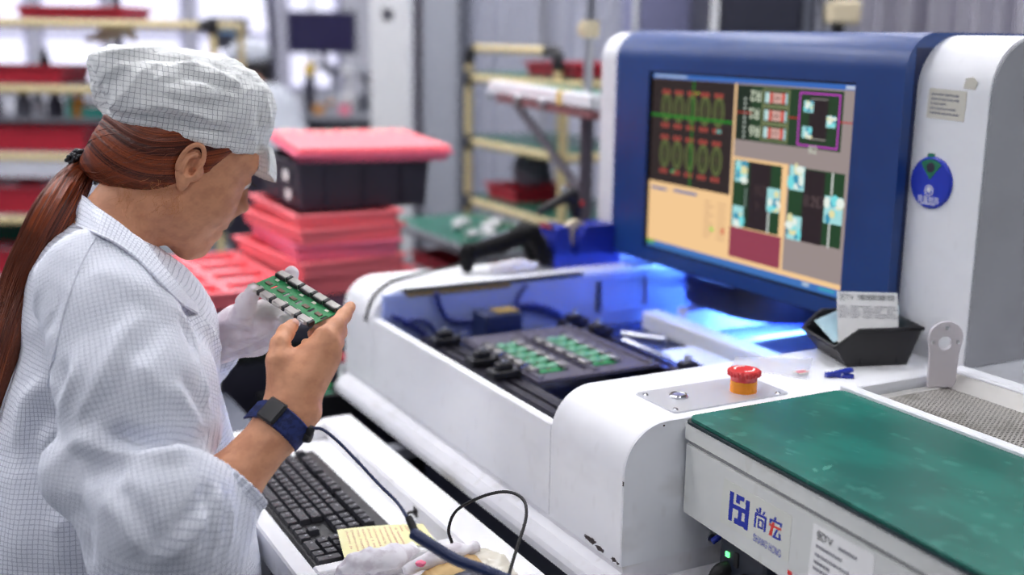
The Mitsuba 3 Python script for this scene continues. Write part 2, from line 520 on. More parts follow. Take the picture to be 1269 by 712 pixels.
# a post with a cream junction box and cables
k = thing('utility_post', 'dark post carrying a cream junction box behind the monitor hood', 'post')
M = local(along(3.5, 1030))
part(k, 'post', moved(bx(-.015, .02, .03, .065, 0, 2.3, .004), M), 'dark_paint')
part(k, 'base', moved(bx(-.1, .1, -.06, .14, 0, .012), M), 'dark_paint')
b = part(k, 'junction_box', moved(bx(-.045, .05, -.03, .03, 1.515, 1.585, .008), M), 'cream_plastic')
part(b, 'lid', moved(bx(-.038, .043, -.034, -.0295, 1.522, 1.578, .003), M), 'cream_plastic')
part(k, 'cable', moved(tube([[-.05, .0, 1.9], [-.06, -.01, 1.7], [-.035, -.02, 1.56], [.0, -.015, 1.46], [.02, .02, 1.3]], .006, 8, 8), M), 'rubber', True)
part(k, 'cable', moved(tube([[-.09, .02, 1.85], [-.075, .0, 1.66], [-.05, .01, 1.5], [-.06, .03, 1.3]], .005, 8, 8), M), 'rubber', True)


# ------------------------------------------------------------------ trays
def tray_mesh(w, d, h, t=0.006, flare=0.012, cells=(0, 0), lip=0.01):
    """A shallow tray, its rim flared and lipped, with dividers."""
    def loop(e, z): return [[sx * (w / 2 + e), sy * (d / 2 + e), z] for sx, sy in ((-1, -1), (1, -1), (1, 1), (-1, 1))]
    rows = [loop(-flare, 0), loop(0, h - .006), loop(lip, h - .006), loop(lip, h), loop(-t, h), loop(-flare - t, t)]
    V = np.array(sum(rows, [])); F = []
    for i in range(len(rows) - 1):
        for s in range(4):
            a, b = i * 4 + s, i * 4 + (s + 1) % 4
            F += [[a, b, b + 4], [a, b + 4, a + 4]]
    e = (len(rows) - 1) * 4
    F += [[0, 2, 1], [0, 3, 2], [e, e + 1, e + 2], [e, e + 2, e + 3]]
    ms = [trimesh.Trimesh(V, F, process=False)]
    for i in range(1, cells[0]):
        x = -w / 2 + w * i / cells[0]; ms.append(bx(x - .012, x + .012, -d / 2 + .003, d / 2 - .003, t * .5, h - .002, .002))
    for j in range(1, cells[1]):
        y = -d / 2 + d * j / cells[1]; ms.append(bx(-w / 2 + .003, w / 2 - .003, y - .012, y + .012, t * .5, h - .002, .002))
    return cat_(*ms)


def lump(r, seed, n=2):
    m = trimesh.creation.icosphere(n, 1.0)
    v = m.vertices
    m.vertices = v * (0.75 + 0.5 * meshkit.noise(v * 1.7 + seed * 3.1))[:, None] * np.asarray(r)
    return m


# ------------------------------------------------------------------ pipe rack on the left
RD = 4.3
RM = local(along(RD, 60))
def rx(px): return (px - 60) * RD / FOC
def rz(py): return 1.47 + (38.0 - py) * RD / FOC * 1.0
levels = [rz(31), rz(110), rz(193), rz(272), rz(352)]
k = thing('pipe_rack', 'ivory pipe rack with red trays on the left behind the operator', 'rack')
for xa in (-175, 270):
    for yb in (0.0, 0.44):
        part(k, 'post', moved(cyl([rx(xa), yb, 0.04], [rx(xa), yb, 1.62 if xa < 0 else levels[0] + .01], .0145, 12), RM), 'ivory_pipe', True)
        part(k, 'foot', moved(cyl([rx(xa), yb, 0.0], [rx(xa), yb, 0.045], .022, 12), RM), 'rubber', True)
part(k, 'post', moved(cyl([rx(105), .46, 0.0], [rx(105), .46, 1.75], .0145, 12), RM), 'post_steel', True, label='grey steel rear post')
for i, z in enumerate(levels):
    for yb in (0.0, 0.44):
        part(k, 'beam', moved(cyl([rx(-175), yb, z], [rx(270), yb, z], .0145, 12), RM), 'ivory_pipe', True)
    for xa in (-175, 270):
        part(k, 'joint', moved(cat_(cyl([rx(xa), 0, z - .03], [rx(xa), 0, z + .03], .021, 12), cyl([rx(xa) - (.045 if xa > 0 else -.045), 0, z], [rx(xa), 0, z], .021, 12)), RM), 'black_plastic', True)
        part(k, 'side_rail', moved(cyl([rx(xa), 0, z], [rx(xa), .44, z], .0145, 12), RM), 'ivory_pipe', True)
    part(k, 'shelf_plate', moved(bx(rx(-170), rx(257), .02, .42, z + .015, z + .020), RM), 'grey_steel')
zi = rz(146)
part(k, 'inner_shelf', moved(bx(rx(-170), rx(180), .08, .40, zi - .018, zi, .003), RM), 'grey_steel')

def rack_tray(lab, xa, xb, level, h, m, contents=0, yb=0.18, cm='pale_grey', dp=.3):
    t = thing('red_tray', lab, 'tray')
    w = (xb - xa) * RD / FOC
    M = RM @ shift((rx(xa) + rx(xb)) / 2, yb, levels[level] + .0215)
    part(t, 'shell', moved(tray_mesh(w, dp, h), M), m)
    r = np.random.default_rng(level * 7 + int(abs(xa)))
    for j in range(contents):
        part(t, 'component', moved(lump((.02 + .02 * r.random(), .02, .018), r.random() * 9), M @ shift((r.random() - .5) * (w - .08), (r.random() - .5) * .2, h * .72)), cm, True)
    return t


rack_tray('shallow dark red tray alone on the top beam of the pipe rack', 30, 163, 0, .042, 'red_tray')
rack_tray('dark red tray on the second rack shelf with a black bottle behind it', -36, 80, 1, .062, 'red_tray')
rack_tray('crimson tray heaped with parts on the third shelf of the pipe rack', -40, 102, 2, .088, 'red_tray', 12)
rack_tray('crimson tray heaped with grey parts on the fourth shelf of the pipe rack', -60, 50, 3, .10, 'red_tray', 12)
rack_tray('low red tray on the bottom shelf of the pipe rack at the left edge', -120, 20, 4, .10, 'red_tray', 4, .12, dp=.18)
def jar(name, lab, cat, px, z, r, h, m, cap=None, yb=.12):
    t = thing(name, lab, cat)
    M = RM @ shift(rx(px), yb, z)
    part(t, 'body', moved(lathe([[0, 0], [r, 0], [r, h * .7], [r * .55, h * .84], [r * .5, h * .84], [0, h * .84]], n=20), M), m, 30)
    part(t, 'cap', moved(lathe([[0, h * .84], [r * .62, h * .84], [r * .62, h], [0, h]], n=20), M), cap or 'black_plastic', 30)
for px, r, h, m, lab in ((-20, .03, .085, 'dark_plastic', 'dark jar at the left edge of the inner rack shelf'), (18, .03, .088, 'slate_paint', 'grey jar second from the left on the inner rack shelf'),
                         (36, .026, .08, 'pale_grey', 'pale jar in the middle of the inner rack shelf'), (58, .03, .084, 'dark_paint', 'dark blue jar beside the teal bottle on the rack')):
    jar('jar', lab, 'jar', px, zi + .001, r, h, m)
jar('bottle', 'teal bottle on the inner rack shelf', 'bottle', 76, zi + .001, .016, .095, 'teal_plastic', 'teal_plastic')
jar('bottle', 'amber bottle on the inner rack shelf between the teal bottle and the white bowl', 'bottle', 88, zi + .001, .024, .085, 'amber_plastic', 'amber_plastic')
jar('bottle', 'small black bottle standing on the second rack shelf by the dark red tray', 'bottle', 13, levels[1] + .0215, .02, .12, 'dark_plastic', 'black_plastic', .385)
t = thing('bowl', 'white bowl upside down on a teal box on the inner rack shelf', 'bowl')
part(t, 'shell', moved(lathe([[.0, .028], [.032, .026], [.042, .012], [.046, 0], [.042, 0], [.036, .014], [0, .022]], n=24), RM @ shift(rx(108), .14, zi + .039)), 'white_plastic', True)
t = thing('small_box', 'teal box under the white bowl on the inner rack shelf', 'box')
part(t, 'shell', moved(bx(-.045, .045, -.04, .04, 0, .034, .003), RM @ shift(rx(106), .14, zi + .001)), 'teal_plastic')
part(t, 'lid', moved(bx(-.047, .047, -.042, .042, .030, .037, .002), RM @ shift(rx(106), .14, zi + .0015)), 'teal_plastic')
t = thing('work_glove', 'beige work glove hanging over the grey rear post of the pipe rack', 'glove')
g = Field((-.13, -.05, -.06), (.13, .05, .09), .006)
g.cone((-.02, 0, 0), (.05, 0, .03), .03, .03, .02); g.cone((-.04, 0, -.01), (-.09, 0, -.02), .014, .012, .02)
for q in range(4): g.cone((.05, 0, .03 - q * .004), (.095, .01 * q - .015, .05 - .022 * q), .013, .011, .008)
scene[t] = ply(moved(relax(g.mesh()), RM @ shift(rx(96), .43, rz(44))), 'cream_plastic', True)


# ------------------------------------------------------------------ the inspection machine
def worn(base, dirt, s, lo, hi, seed):
    def fn(p, n, uv):
        a = fbm(p.x * s + seed, p.y * s, p.z * s * 1.6, octaves=4)
        b = fbm(p.x * 60 + seed, p.y * 60, p.z * 25, octaves=2)
        return mix(mix(base, dirt, smoothstep(lo, hi, a)), dirt, 0.25 * smoothstep(.70, .85, b))
    return mikit.proc(fn)


mat('machine_white', tex=worn(srgb(232, 233, 236), srgb(216, 216, 218), 9, .58, .95, 3.0), rough=0.38, coat=0.2)
mat('machine_end_white', tex=worn(srgb(222, 224, 228), srgb(196, 196, 196), 10, .55, .95, 8.0), rough=0.45)
mat('ledge_white', tex=worn(srgb(222, 222, 226), srgb(186, 183, 176), 12, .5, .9, 5.0), rough=0.5)
mat('interior_lit_blue', srgb(150, 164, 214), rough=0.4)  # glow of the blue lamps partly put into the wall colour
mat('hood_blue', tex=scuff(srgb(26, 62, 124), srgb(22, 54, 112), 4, .4, .8), rough=0.34, coat=0.35)
mat('hood_dark', srgb(22, 34, 74), rough=0.45)
mat('side_grey', tex=scuff(srgb(158, 160, 165), srgb(146, 147, 152), 5, .35, .8), rough=0.42)
mat('rail_black', srgb(48, 46, 56), rough=0.35, metallic=0.6)
mat('carrier_black', srgb(78, 74, 90), rough=0.55)
mat('pcb_green', srgb(32, 132, 74), rough=0.35, coat=0.3)
mat('pcb_pale', srgb(96, 160, 130), rough=0.35)
mat('tin', srgb(214, 210, 204), rough=0.25, metallic=0.85)
mat('ceramic_white', srgb(226, 224, 212), rough=0.4)
mat('chip_brown', srgb(104, 84, 66), rough=0.5)
mat('plate_metal', srgb(206, 208, 214), rough=0.32, metallic=0.45)
mat('red_button', srgb(206, 40, 44), rough=0.35, coat=0.3)
mat('button_yellow', srgb(236, 142, 22), rough=0.4)
mat('seal_tan', srgb(128, 104, 40), rough=0.5)
mat('cable_blue', srgb(24, 36, 110), rough=0.4)
mat('paper_white', srgb(240, 240, 238), rough=0.8)
mat('paper_aged', srgb(206, 202, 190), rough=0.85)
mat('paper_blue', srgb(190, 222, 232), rough=0.7)
mat('ink', srgb(40, 40, 48), rough=0.8)
mat('ink_grey', srgb(128, 128, 136), rough=0.8)
mat('badge_blue', srgb(34, 54, 178), rough=0.35)
mat('badge_green', srgb(30, 112, 84), rough=0.4)
mat('bezel_black', srgb(14, 15, 20), rough=0.35)

MX, MZ = 0.816, 0.97           # the front face and the deck height
NY0, NY1, FY0, FY1 = 1.195, 1.387, 2.10, 2.262
PX = 1.448                       # front of the white pillars
machine = thing('inspection_machine', 'large white optical inspection machine with a blue monitor hood and an open lit bay', 'machine')


def block_profile(x1, r=0.066, top=MZ, z0=0.772):
    a = np.linspace(math.pi, math.pi / 2, 14)
    arc = [(MX + r + r * math.cos(t), top - r + r * math.sin(t)) for t in a]
    return Polygon([(MX, z0)] + arc + [(x1, top), (x1, z0)])


part(machine, 'near_block', prism_y(block_profile(2.1), NY0 + .003, NY1), 'machine_white', 25)
part(machine, 'near_end_plate', prism_y(block_profile(2.1).buffer(-.0006), NY0, NY0 + .003), 'machine_end_white')
fbp = block_profile(2.1)
part(machine, 'far_block', prism_y(fbp, FY0, FY1), 'machine_white', 25)
part(machine, 'front_panel', bx(MX, MX + .016, NY1 + .001, FY0 - .001, .772, .916, .002), 'machine_white')
# ledge and base below
lp = Polygon([(MX + .004, .772), (MX + .004, .762), (.806, .756), (.794, .745), (.790, .738), (.790, .726), (.80, .723), (2.1, .723), (2.1, .772)])
part(machine, 'ledge', prism_y(lp, NY0 + .002, FY1 - .004), 'ledge_white')
part(machine, 'deck', bx(.795, 2.1, .1, NY0 - .001, .724, .748, .004), 'ledge_white')
part(machine, 'base', bx(.99, 2.08, .15, FY1 - .03, .08, .7225), 'dark_paint')
for x in (1.06, 2.0):
    for y in (.3, 2.15):
        part(machine, 'foot', cyl([x, y, 0], [x, y, .085], .03, 16), 'rubber', True)
part(machine, 'panel_bolt', lathe([[0, 0], [.006, 0], [.006, .003], [0, .004]], (.965, NY0, .786), (0, -1, 0), 14), 'chrome', 30)
# paint chips along the lower front edge
r_ = np.random.default_rng(3)
mat('bare_metal', srgb(58, 50, 50), rough=0.7)
for (y, z, w, h) in ((1.272, .781, .034, .008), (1.246, .778, .022, .006), (1.212, .777, .012, .006), (1.201, .775, .007, .004)):
    n = 14
    t = np.sort(r_.random(n)) * 2 * math.pi
    pts = [(w / 2 * math.cos(a) * (.6 + .6 * r_.random()), h / 2 * math.sin(a) * (.5 + .9 * r_.random())) for a in t]
    part(machine, 'paint_chip', prism(Polygon(pts).buffer(0.0004), .0006, axes((MX, y, z), (0, -1, 0), (0, 0, 1), (-1, 0, 0))), 'bare_metal')
part(machine, 'paint_chip', bx(MX - .0006, MX, NY0 - .0006, NY0 + .002, .889, .895), 'bare_metal')
part(machine, 'paint_chip', bx(.876, .879, NY0 - .0006, NY0 + .001, .9632, .9650), 'bare_metal')

# the bay: floor, back, inner walls
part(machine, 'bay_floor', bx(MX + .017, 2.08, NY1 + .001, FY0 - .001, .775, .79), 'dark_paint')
part(machine, 'bay_back', bx(2.06, 2.08, NY1 + .001, FY0 - .001, .79, 1.2), 'interior_lit_blue')
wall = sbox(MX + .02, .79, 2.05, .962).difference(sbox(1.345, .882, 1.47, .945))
part(machine, 'bay_wall', prism_y(wall, FY0 - .012, FY0 - .0008), 'interior_lit_blue')
part(machine, 'bay_slot', bx(1.345, 1.47, FY0 - .004, FY0 - .0012, .882, .945), 'interior_lit_blue')
part(machine, 'slot_edge', bx(1.336, 1.346, FY0 - .018, FY0 - .0121, .878, .948, .002), 'hood_dark')
part(machine, 'seal_strip', cat_(bx(.882, 1.30, FY0 - .0125, FY0 - .0008, .9625, .9695)), 'black_plastic', label='black seal strip along the deck edge')
part(machine, 'seal_strip', bx(.884, 1.12, FY0 - .0165, FY0 - .0125, .956, .962, .001), 'seal_tan', label='brass-coloured strip under the black seal')
def wy(x, y, Y=2.076): return at_y(x, y, Y)
for pts, rr in (([(540, 362), (546, 382), (558, 397), (585, 397), (612, 389), (640, 380), (664, 379), (688, 386), (704, 399)], .0055), ([(640, 379), (643, 366), (653, 352)], .0045),
                ([(486, 392), (500, 398), (520, 410), (535, 424)], .0055), ([(500, 402), (512, 397), (530, 400), (543, 416)], .0045), ([(636, 381), (662, 381), (690, 390), (708, 402)], .005)):
    part(machine, 'bay_cable', tube([wy(*q) for q in pts], rr, 8, 8), 'cable_blue', True)
p0 = at_y(598, 400, 2.0)
b = part(machine, 'sensor_block', bx(p0[0], p0[0] + .085, 1.985, 2.05, .79, .926, .004), 'hood_dark')
part(b, 'label_plate', bx(p0[0] + .03, p0[0] + .08, 1.99, 2.03, .9262, .929, .001), 'seal_tan')

# rails, carrier plate, boards
def extrusion(x0, x1, y0, y1, z0, z1):
    """A slotted aluminium profile along y."""
    w = x1 - x0; h = z1 - z0
    p = sbox(x0, z0, x1, z1).difference(unary_union([sbox(x0 - 1, z0 + .42 * h, x0 + .2 * w, z0 + .6 * h), sbox(x0 + .40 * w, z1 - .25 * h, x0 + .6 * w, z1 + 1)]))
    return prism_y(p, y0, y1)


rail = part(machine, 'front_rail', extrusion(.888, .928, NY1 + .005, 2.03, .852, .886), 'rail_black')
part(rail, 'guide_rod', cyl([.936, NY1 + .01, .880], [.936, 2.02, .880], .0055, 10), 'rail_black', True)
part(rail, 'guide_rod', cyl([.876, NY1 + .01, .868], [.876, 2.02, .868], .005, 10), 'chrome', True)
for y in (1.96, 1.80, 1.715):
    c = part(rail, 'clamp', cat_(bx(.882, .938, y - .016, y + .016, .887, .901, .002), bx(.895, .925, y - .009, y + .009, .901, .913, .002), cyl([.93, y - .02, .906], [.955, y - .005, .906], .003, 8)), 'black_plastic')
    part(rail, 'clamp_screw', cyl([.91, y, .913], [.91, y, .919], .005, 12), 'chrome', True)
part(rail, 'rail_foot', cat_(bx(.895, .921, 1.97, 2.0, .79, .853), bx(.895, .921, 1.42, 1.45, .79, .853)), 'rail_black')
rail2 = part(machine, 'rear_rail', extrusion(1.202, 1.245, NY1 + .005, 2.03, .848, .884), 'rail_black')
part(rail2, 'rail_foot', cat_(bx(1.21, 1.236, 1.97, 2.0, .79, .849), bx(1.21, 1.236, 1.42, 1.45, .79, .849)), 'rail_black')
for y in (1.99, 1.90, 1.60):
    part(rail2, 'clamp', cat_(bx(1.19, 1.25, y - .014, y + .014, .8845, .898, .002), bx(1.2, 1.23, y - .02, y + .004, .898, .909, .002)), 'rail_black')
    part(rail2, 'clamp_screw', cyl([1.222, y, .898], [1.222, y, .916], .007, 12), 'chrome', True)
part(machine, 'air_cylinder', cat_(cyl([1.262, 1.86, .872], [1.262, 1.72, .872], .012, 16), cyl([1.262, 1.72, .872], [1.262, 1.66, .872], .005, 12)), 'chrome', 30, label='chrome air cylinder')
part(machine, 'air_cylinder', cat_(cyl([1.30, 1.93, .868], [1.36, 1.86, .868], .010, 16)), 'chrome', 30)
part(machine, 'bay_shelf', bx(1.252, 2.04, NY1 + .004, 2.085, .79, .846, .003), 'hood_dark')
part(machine, 'reflector_plate', bx(1.268, 1.378, 1.60, 1.79, .8465, .871, .004), 'white_paint', label='white plate glowing in the bay light')
part(machine, 'reflector_plate', bx(1.41, 1.455, 1.50, 2.02, .8465, .888, .004), 'white_paint', label='long white rail under the hood')
part(machine, 'cross_bar', cat_(bx(1.462, 1.9, 1.93, 1.965, .8465, .905, .004), bx(1.462, 1.9, 1.72, 1.75, .8465, .885, .004)), 'plate_metal')

CZ = .8865
pl = sbox(.942, 1.648, 1.196, 1.965).difference(unary_union([sbox(1.05, 1.675, 1.058, 1.90), sbox(.94, 1.76, .955, 1.79), sbox(1.185, 1.74, 1.2, 1.8)]))
carrier = thing('board_carrier', 'dark carrier plate holding two green circuit boards in the machine bay', 'carrier')
M = np.eye(4); M[2, 3] = CZ
part(carrier, 'plate', prism(pl, .006, M), 'carrier_black')
for x in (.948, 1.062, 1.178):
    part(carrier, 'ridge', bx(x, x + .012, 1.66, 1.955, CZ + .006, CZ + .0095, .001), 'carrier_black')
for y in (1.66, 1.955):
    for x in (.953, 1.185):
        part(carrier, 'pin', cyl([x, y, CZ + .0059], [x, y, CZ + .012], .004, 10), 'chrome', True)

# a panel of five little boards: used three times (two in the bay, one in the operator's hands)
def panel_shapes():
    L, W = .118, .056
    out = []
    p = sbox(-L / 2, -W / 2, L / 2, W / 2)
    for i in range(6):
        x = -L / 2 + L * i / 5
        for s in (-1, 1):
            p = p.difference(sbox(x - .0028, s * W / 2 - (.0075), x + .0028, s * W / 2 + .0075))
    for i in range(5):
        x = -L / 2 + L * (i + .5) / 5
        p = p.difference(rrect(.0042, .013, .0018).__class__(affinity.translate(rrect(.0042, .013, .0018), x + .0095, 0).exterior.coords))
    out.append(('circuit_board', prism(p, .0016), 'pcb_green'))
    for i in range(5):
        x = -L / 2 + L * (i + .5) / 5
        for s in (-1, 1):
            y = s * (W / 2 - .0005)
            shell = bx(x - .0092, x + .0092, y - .0055, y + .0065, .0016, .0078, .0008)
            tongue = bx(x - .006, x + .006, y + s * .0066 - .001, y + s * .0066 + .001, .003, .0062)
            out.append(('connector', cat_(shell, tongue), 'tin'))
            out.append(('connector_body', bx(x + .0093, x + .0140, y - .006, y + .0055, .0016, .0086, .0006), 'black_plastic'))
        for s in (-1, 1):
            out.append(('connector_base', bx(x - .0092, x + .0092, s * (W / 2 - .0085), s * (W / 2 - .0062), .0016, .0070, .0005), 'black_plastic'))
        out.append(('component', bx(x - .0055, x + .0045, -.0035, .0035, .0016, .0030, .0004), 'chip_brown'))
        for q in (-1, 1):
            out.append(('solder_pad', bx(x - .003, x + .003, q * .0155 - .0024, q * .0155 + .0024, .0016, .0021), 'ceramic_white'))
    return [(n, ply(m, mt)) for n, m, mt in out]


PANEL = panel_shapes()


def board_panel(lab, M):
    k = thing('circuit_board_panel', lab, 'circuit board')
    for n, sh in PANEL:
        place(k, n, sh, M)
    return k


for x, lab in ((.990, 'green circuit board panel in the carrier plate, nearer to the front lip of the machine'), (1.100, 'green circuit board panel in the carrier plate, farther from the front lip')):
    S = np.diag([1.66, 1.14, 1.2, 1.0])
    M = shift(x, 1.783, CZ + .0062, math.pi / 2) @ S
    board_panel(lab, M)
    # the round pale domes along it
    k = list(labels)[-1]
    for i in range(5):
        for s in (-1, 1):
            part(k, 'dome', lathe([[.0, .007], [.007, .0058], [.0115, .002], [.012, 0], [0, 0]], (x + s * .012 + .006, 1.783 + (i - 2) * .0385 + .004, CZ + .0084), (0, 0, 1), 16), 'pcb_pale', 40)

# pillars, hood, screen
def pillar_profile(x0, top, r, x1=2.1, z0=MZ + .0005):
    a = np.linspace(math.pi, math.pi / 2, 18)
    return Polygon([(x0, z0)] + [(x0 + r + r * math.cos(t), top - r + r * math.sin(t)) for t in a] + [(x1, top), (x1, z0)])


TOP = 1.484
part(machine, 'pillar', prism_y(pillar_profile(PX, TOP - .004, .085), 1.197, 1.337), 'machine_white', 25, label='white right pillar of the cabinet')
part(machine, 'side_panel', prism_y(pillar_profile(PX + .003, TOP - .007, .085), 1.1935, 1.197), 'side_grey', label='grey side panel')
part(machine, 'pillar', prism_y(pillar_profile(PX - .004, TOP - .004, .06), 2.165, 2.262), 'machine_white', 25, label='white left pillar of the cabinet')
HX, HY0, HY1, HZ0 = 1.42, 1.337, 2.165, 1.0
SY0, SY1, SZ0, SZ1 = 1.447, 2.036, 1.0315, 1.3975
hp = pillar_profile(HX, TOP, .062, 1.75, HZ0)
slab = prism_y(hp.intersection(sbox(0, 0, HX + .0625, 3)), HY0, HY1)
# the front of the hood with the opening for the screen: four walls around it
ring = [prism_y(hp, HY0, SY0 - .004), prism_y(hp, SY1 + .004, HY1)]
up = hp.intersection(sbox(0, SZ1 + .004, 3, 3)); lo = hp.intersection(sbox(0, 0, 3, SZ0 - .004))
ring += [prism_y(up, SY0 - .004, SY1 + .004), prism_y(lo, SY0 - .004, SY1 + .004)]
hood = part(machine, 'monitor_hood', cat_(*ring), 'hood_blue', 25, label='dark blue monitor hood')
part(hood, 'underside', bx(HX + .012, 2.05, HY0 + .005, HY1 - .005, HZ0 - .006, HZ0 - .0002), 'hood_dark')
bez = sbox(SY0 - .0038, SZ0 - .0038, SY1 + .0038, SZ1 + .0038).difference(sbox(SY0, SZ0, SY1, SZ1))
part(hood, 'bezel', prism(bez, .012, axes((HX + .004, 0, 0), (0, 1, 0), (0, 0, 1), (1, 0, 0))), 'bezel_black')
part(hood, 'slot', bx(HX - .0008, HX + .001, 1.375, 1.435, 1.004, 1.021), 'bezel_black')
part(hood, 'slot', bx(HX + .02, 1.75, HY0 - .0007, HY0, 1.02, 1.46), 'hood_dark', label='hood side darkened in colour for its shade')  # no slot: a darker sheet painted for the shadow on the hood side

scr = thing('screen', 'lit monitor screen set in the blue hood showing magnified circuit parts', 'screen')
part(scr, 'panel', bx(HX + .0095, HX + .03, SY0 - .003, SY1 + .003, SZ0 - .003, SZ1 + .003), 'bezel_black')


def SC(r, g, b): return np.array(srgb(r, g, b))


quads = []
def rect(u0, v0, u1, v1, col, layer, rot=0.0):
    W, H = SY1 - SY0, SZ1 - SZ0
    cu, cv = (u0 + u1) / 2 * W, (v0 + v1) / 2 * H
    hw, hh = (u1 - u0) / 2 * W, (v1 - v0) / 2 * H
    P = []
    for a, b in ((-hw, -hh), (hw, -hh), (hw, hh), (-hw, hh)):
        x, y = a * math.cos(rot) - b * math.sin(rot) + cu, a * math.sin(rot) + b * math.cos(rot) + cv
        P.append([HX + .009 - layer * .00012, SY1 - x, SZ1 - y])
    quads.append((P, col))
def blob(u, v, ru, rv, col, layer, n=10):
    W, H = SY1 - SY0, SZ1 - SZ0
    for i in range(n):
        a0, a1 = 2 * math.pi * i / n, 2 * math.pi * (i + 1) / n
        P = [[HX + .009 - layer * .00012, SY1 - (u + ru * c) * W, SZ1 - (v + rv * s) * H] for c, s in ((0, 0), (math.cos(a0), math.sin(a0)), (math.cos(a1), math.sin(a1)), (math.cos(a1), math.sin(a1)))]
        quads.append((P, col))
def letters(t, u, v, h, col, layer, turn=0.0):
    W, H = SY1 - SY0, SZ1 - SZ0
    m = meshkit.text_mesh(t, h * H, .0002, True)
    v2 = m.vertices[:, :2] - m.vertices[:, :2].mean(0)
    c, s = math.cos(turn), math.sin(turn)
    v2 = v2 @ np.array([[c, -s], [s, c]]).T
    f = m.faces[m.face_normals[:, 2] > .5]
    for tri in f:
        P = [[HX + .009 - layer * .00012, SY1 - u * W - v2[i, 0], SZ1 - v * H + v2[i, 1]] for i in (tri[0], tri[1], tri[2], tri[2])]
        quads.append((P, col))


tan, grey, dark = SC(250, 206, 150), SC(156, 142, 140), SC(44, 33, 32)
rect(0, 0, 1, 1, grey, 0)
rect(0, 0, 1, .026, SC(58, 108, 190), 1); rect(0.01, .008, .2, .018, SC(180, 200, 230), 2); rect(.955, .006, .995, .022, SC(190, 200, 220), 2)
rect(0, .028, .458, .614, dark, 1)
rect(0, .614, .462, .962, tan, 1); rect(.460, .028, .470, .962, tan, 1.5)
rect(0, .962, 1, 1, SC(62, 116, 190), 2); rect(0, .962, .045, .985, SC(90, 170, 60), 3); rect(.83, .968, .86, .985, SC(180, 200, 220), 3); rect(.90, .97, .97, .985, SC(60, 160, 190), 3)
rect(.46, .936, 1, .962, tan, 2)
for row, v in ((0, .187), (1, .447)):
    for i in range(5):
        u = .087 + .0735 * i
        blob(u, v, .030, .080, SC(104, 116, 62), 2, 14); blob(u, v, .024, .066, SC(66, 72, 42), 3, 14)
        rect(u - .012, v - .02, u + .012, v + .02, SC(96, 92, 62), 4); rect(u - .006, v - .026, u + .006, v + .026, SC(30, 26, 24), 5)
        for q in (-.105, .1):
            vv = v + q + (.018 if row == 0 and q < 0 else .012 if row == 1 and q < 0 else 0)
            rect(u - .026, vv - .012, u + .020, vv + .012, SC(166, 72, 62), 4)
            rect(u - .008, vv - .008, u + .004, vv + .008, SC(120, 44, 40), 5)
rect(.375, .279, .40, .295, SC(70, 180, 170), 6); rect(.255, .09, .272, .10, SC(180, 190, 60), 6); rect(.13, .535, .15, .548, SC(90, 190, 120), 6)
rect(.237, .03, .245, .612, SC(26, 122, 30), 6); rect(0, .226, .458, .240, SC(30, 130, 34), 6)
rect(.015, .645, .11, .66, SC(74, 110, 170), 3); rect(.15, .640, .285, .655, SC(74, 110, 170), 3)
for i in range(9):
    rect(.33, .668 + i * .024, .33 + (.05 if i % 2 else .03), .674 + i * .024, SC(190, 150, 120), 3)
    rect(.40, .668 + i * .024, .445, .674 + i * .024, SC(200, 160, 124), 3)
rect(.365, .808, .385, .826, SC(130, 220, 60), 4); rect(.425, .80, .442, .83, SC(220, 120, 90), 4)
# upper right picture
rect(.472, .034, .951, .314, SC(34, 62, 36), 2); rect(.472, .034, .545, .314, SC(24, 40, 26), 3); rect(.951, .034, .998, .314, grey, 3)
for i in range(9): rect(.510, .098 + .024 * i, .520, .108 + .024 * i, SC(210, 220, 210), 4)
for i, v in enumerate((.088, .175, .262)):
    rect(.597, v - .043, .722, v + .041, SC(130, 140, 96), 3); rect(.603, v - .036, .716, v + .034, SC(44, 52, 36), 4)
    rect(.61, v - .026, .632, v + .026, SC(190, 226, 226), 5); rect(.630, v - .026, .645, v + .026, SC(206, 84, 70), 6)
    rect(.686, v - .026, .706, v + .026, SC(206, 80, 66), 5); rect(.703, v - .026, .713, v + .026, SC(170, 214, 220), 6)
    rect(.643, v - .024, .688, v + .024, SC(226, 180, 170), 5); letters(('100', '100', '103')[i], .665, v, .024, SC(70, 40, 40), 7)
    letters(('R2', 'R1', 'R6')[i], .562, v, .05, SC(214, 222, 200), 5, math.pi)
rect(.472, .170, .55, .176, SC(190, 40, 40), 6); rect(.722, .172, .768, .178, SC(190, 40, 40), 6); rect(.94, .172, .998, .178, SC(190, 40, 40), 6)
for a in ((.766, .048, .94, .056), (.766, .297, .94, .305), (.766, .048, .772, .305), (.934, .048, .94, .305)): rect(*a, SC(190, 60, 190), 7)
rect(.812, .066, .89, .278, SC(40, 28, 32), 4); rect(.815, .074, .888, .080, SC(130, 130, 124), 5); rect(.815, .264, .888, .270, SC(150, 150, 140), 5)
letters('82', .835, .317, .035, SC(200, 206, 190), 8)
def pad(u, v, w, h, layer):
    rect(u - w / 2, v - h / 2, u + w / 2, v + h / 2, SC(166, 224, 226), layer)
    rr = np.random.default_rng(int(u * 1000 + v * 100))
    for q in range(9):
        a, b = u + (rr.random() - .5) * w * .8, v + (rr.random() - .5) * h * .8
        blob(a, b, w * (.12 + .2 * rr.random()), h * (.1 + .16 * rr.random()), (SC(236, 246, 236), SC(60, 150, 180), SC(232, 226, 170), SC(120, 224, 230))[q % 4], layer + 1 + q * .1, 8)
pad(.808, .115, .04, .055, 5); pad(.806, .238, .04, .055, 5); pad(.905, .178, .038, .055, 5)
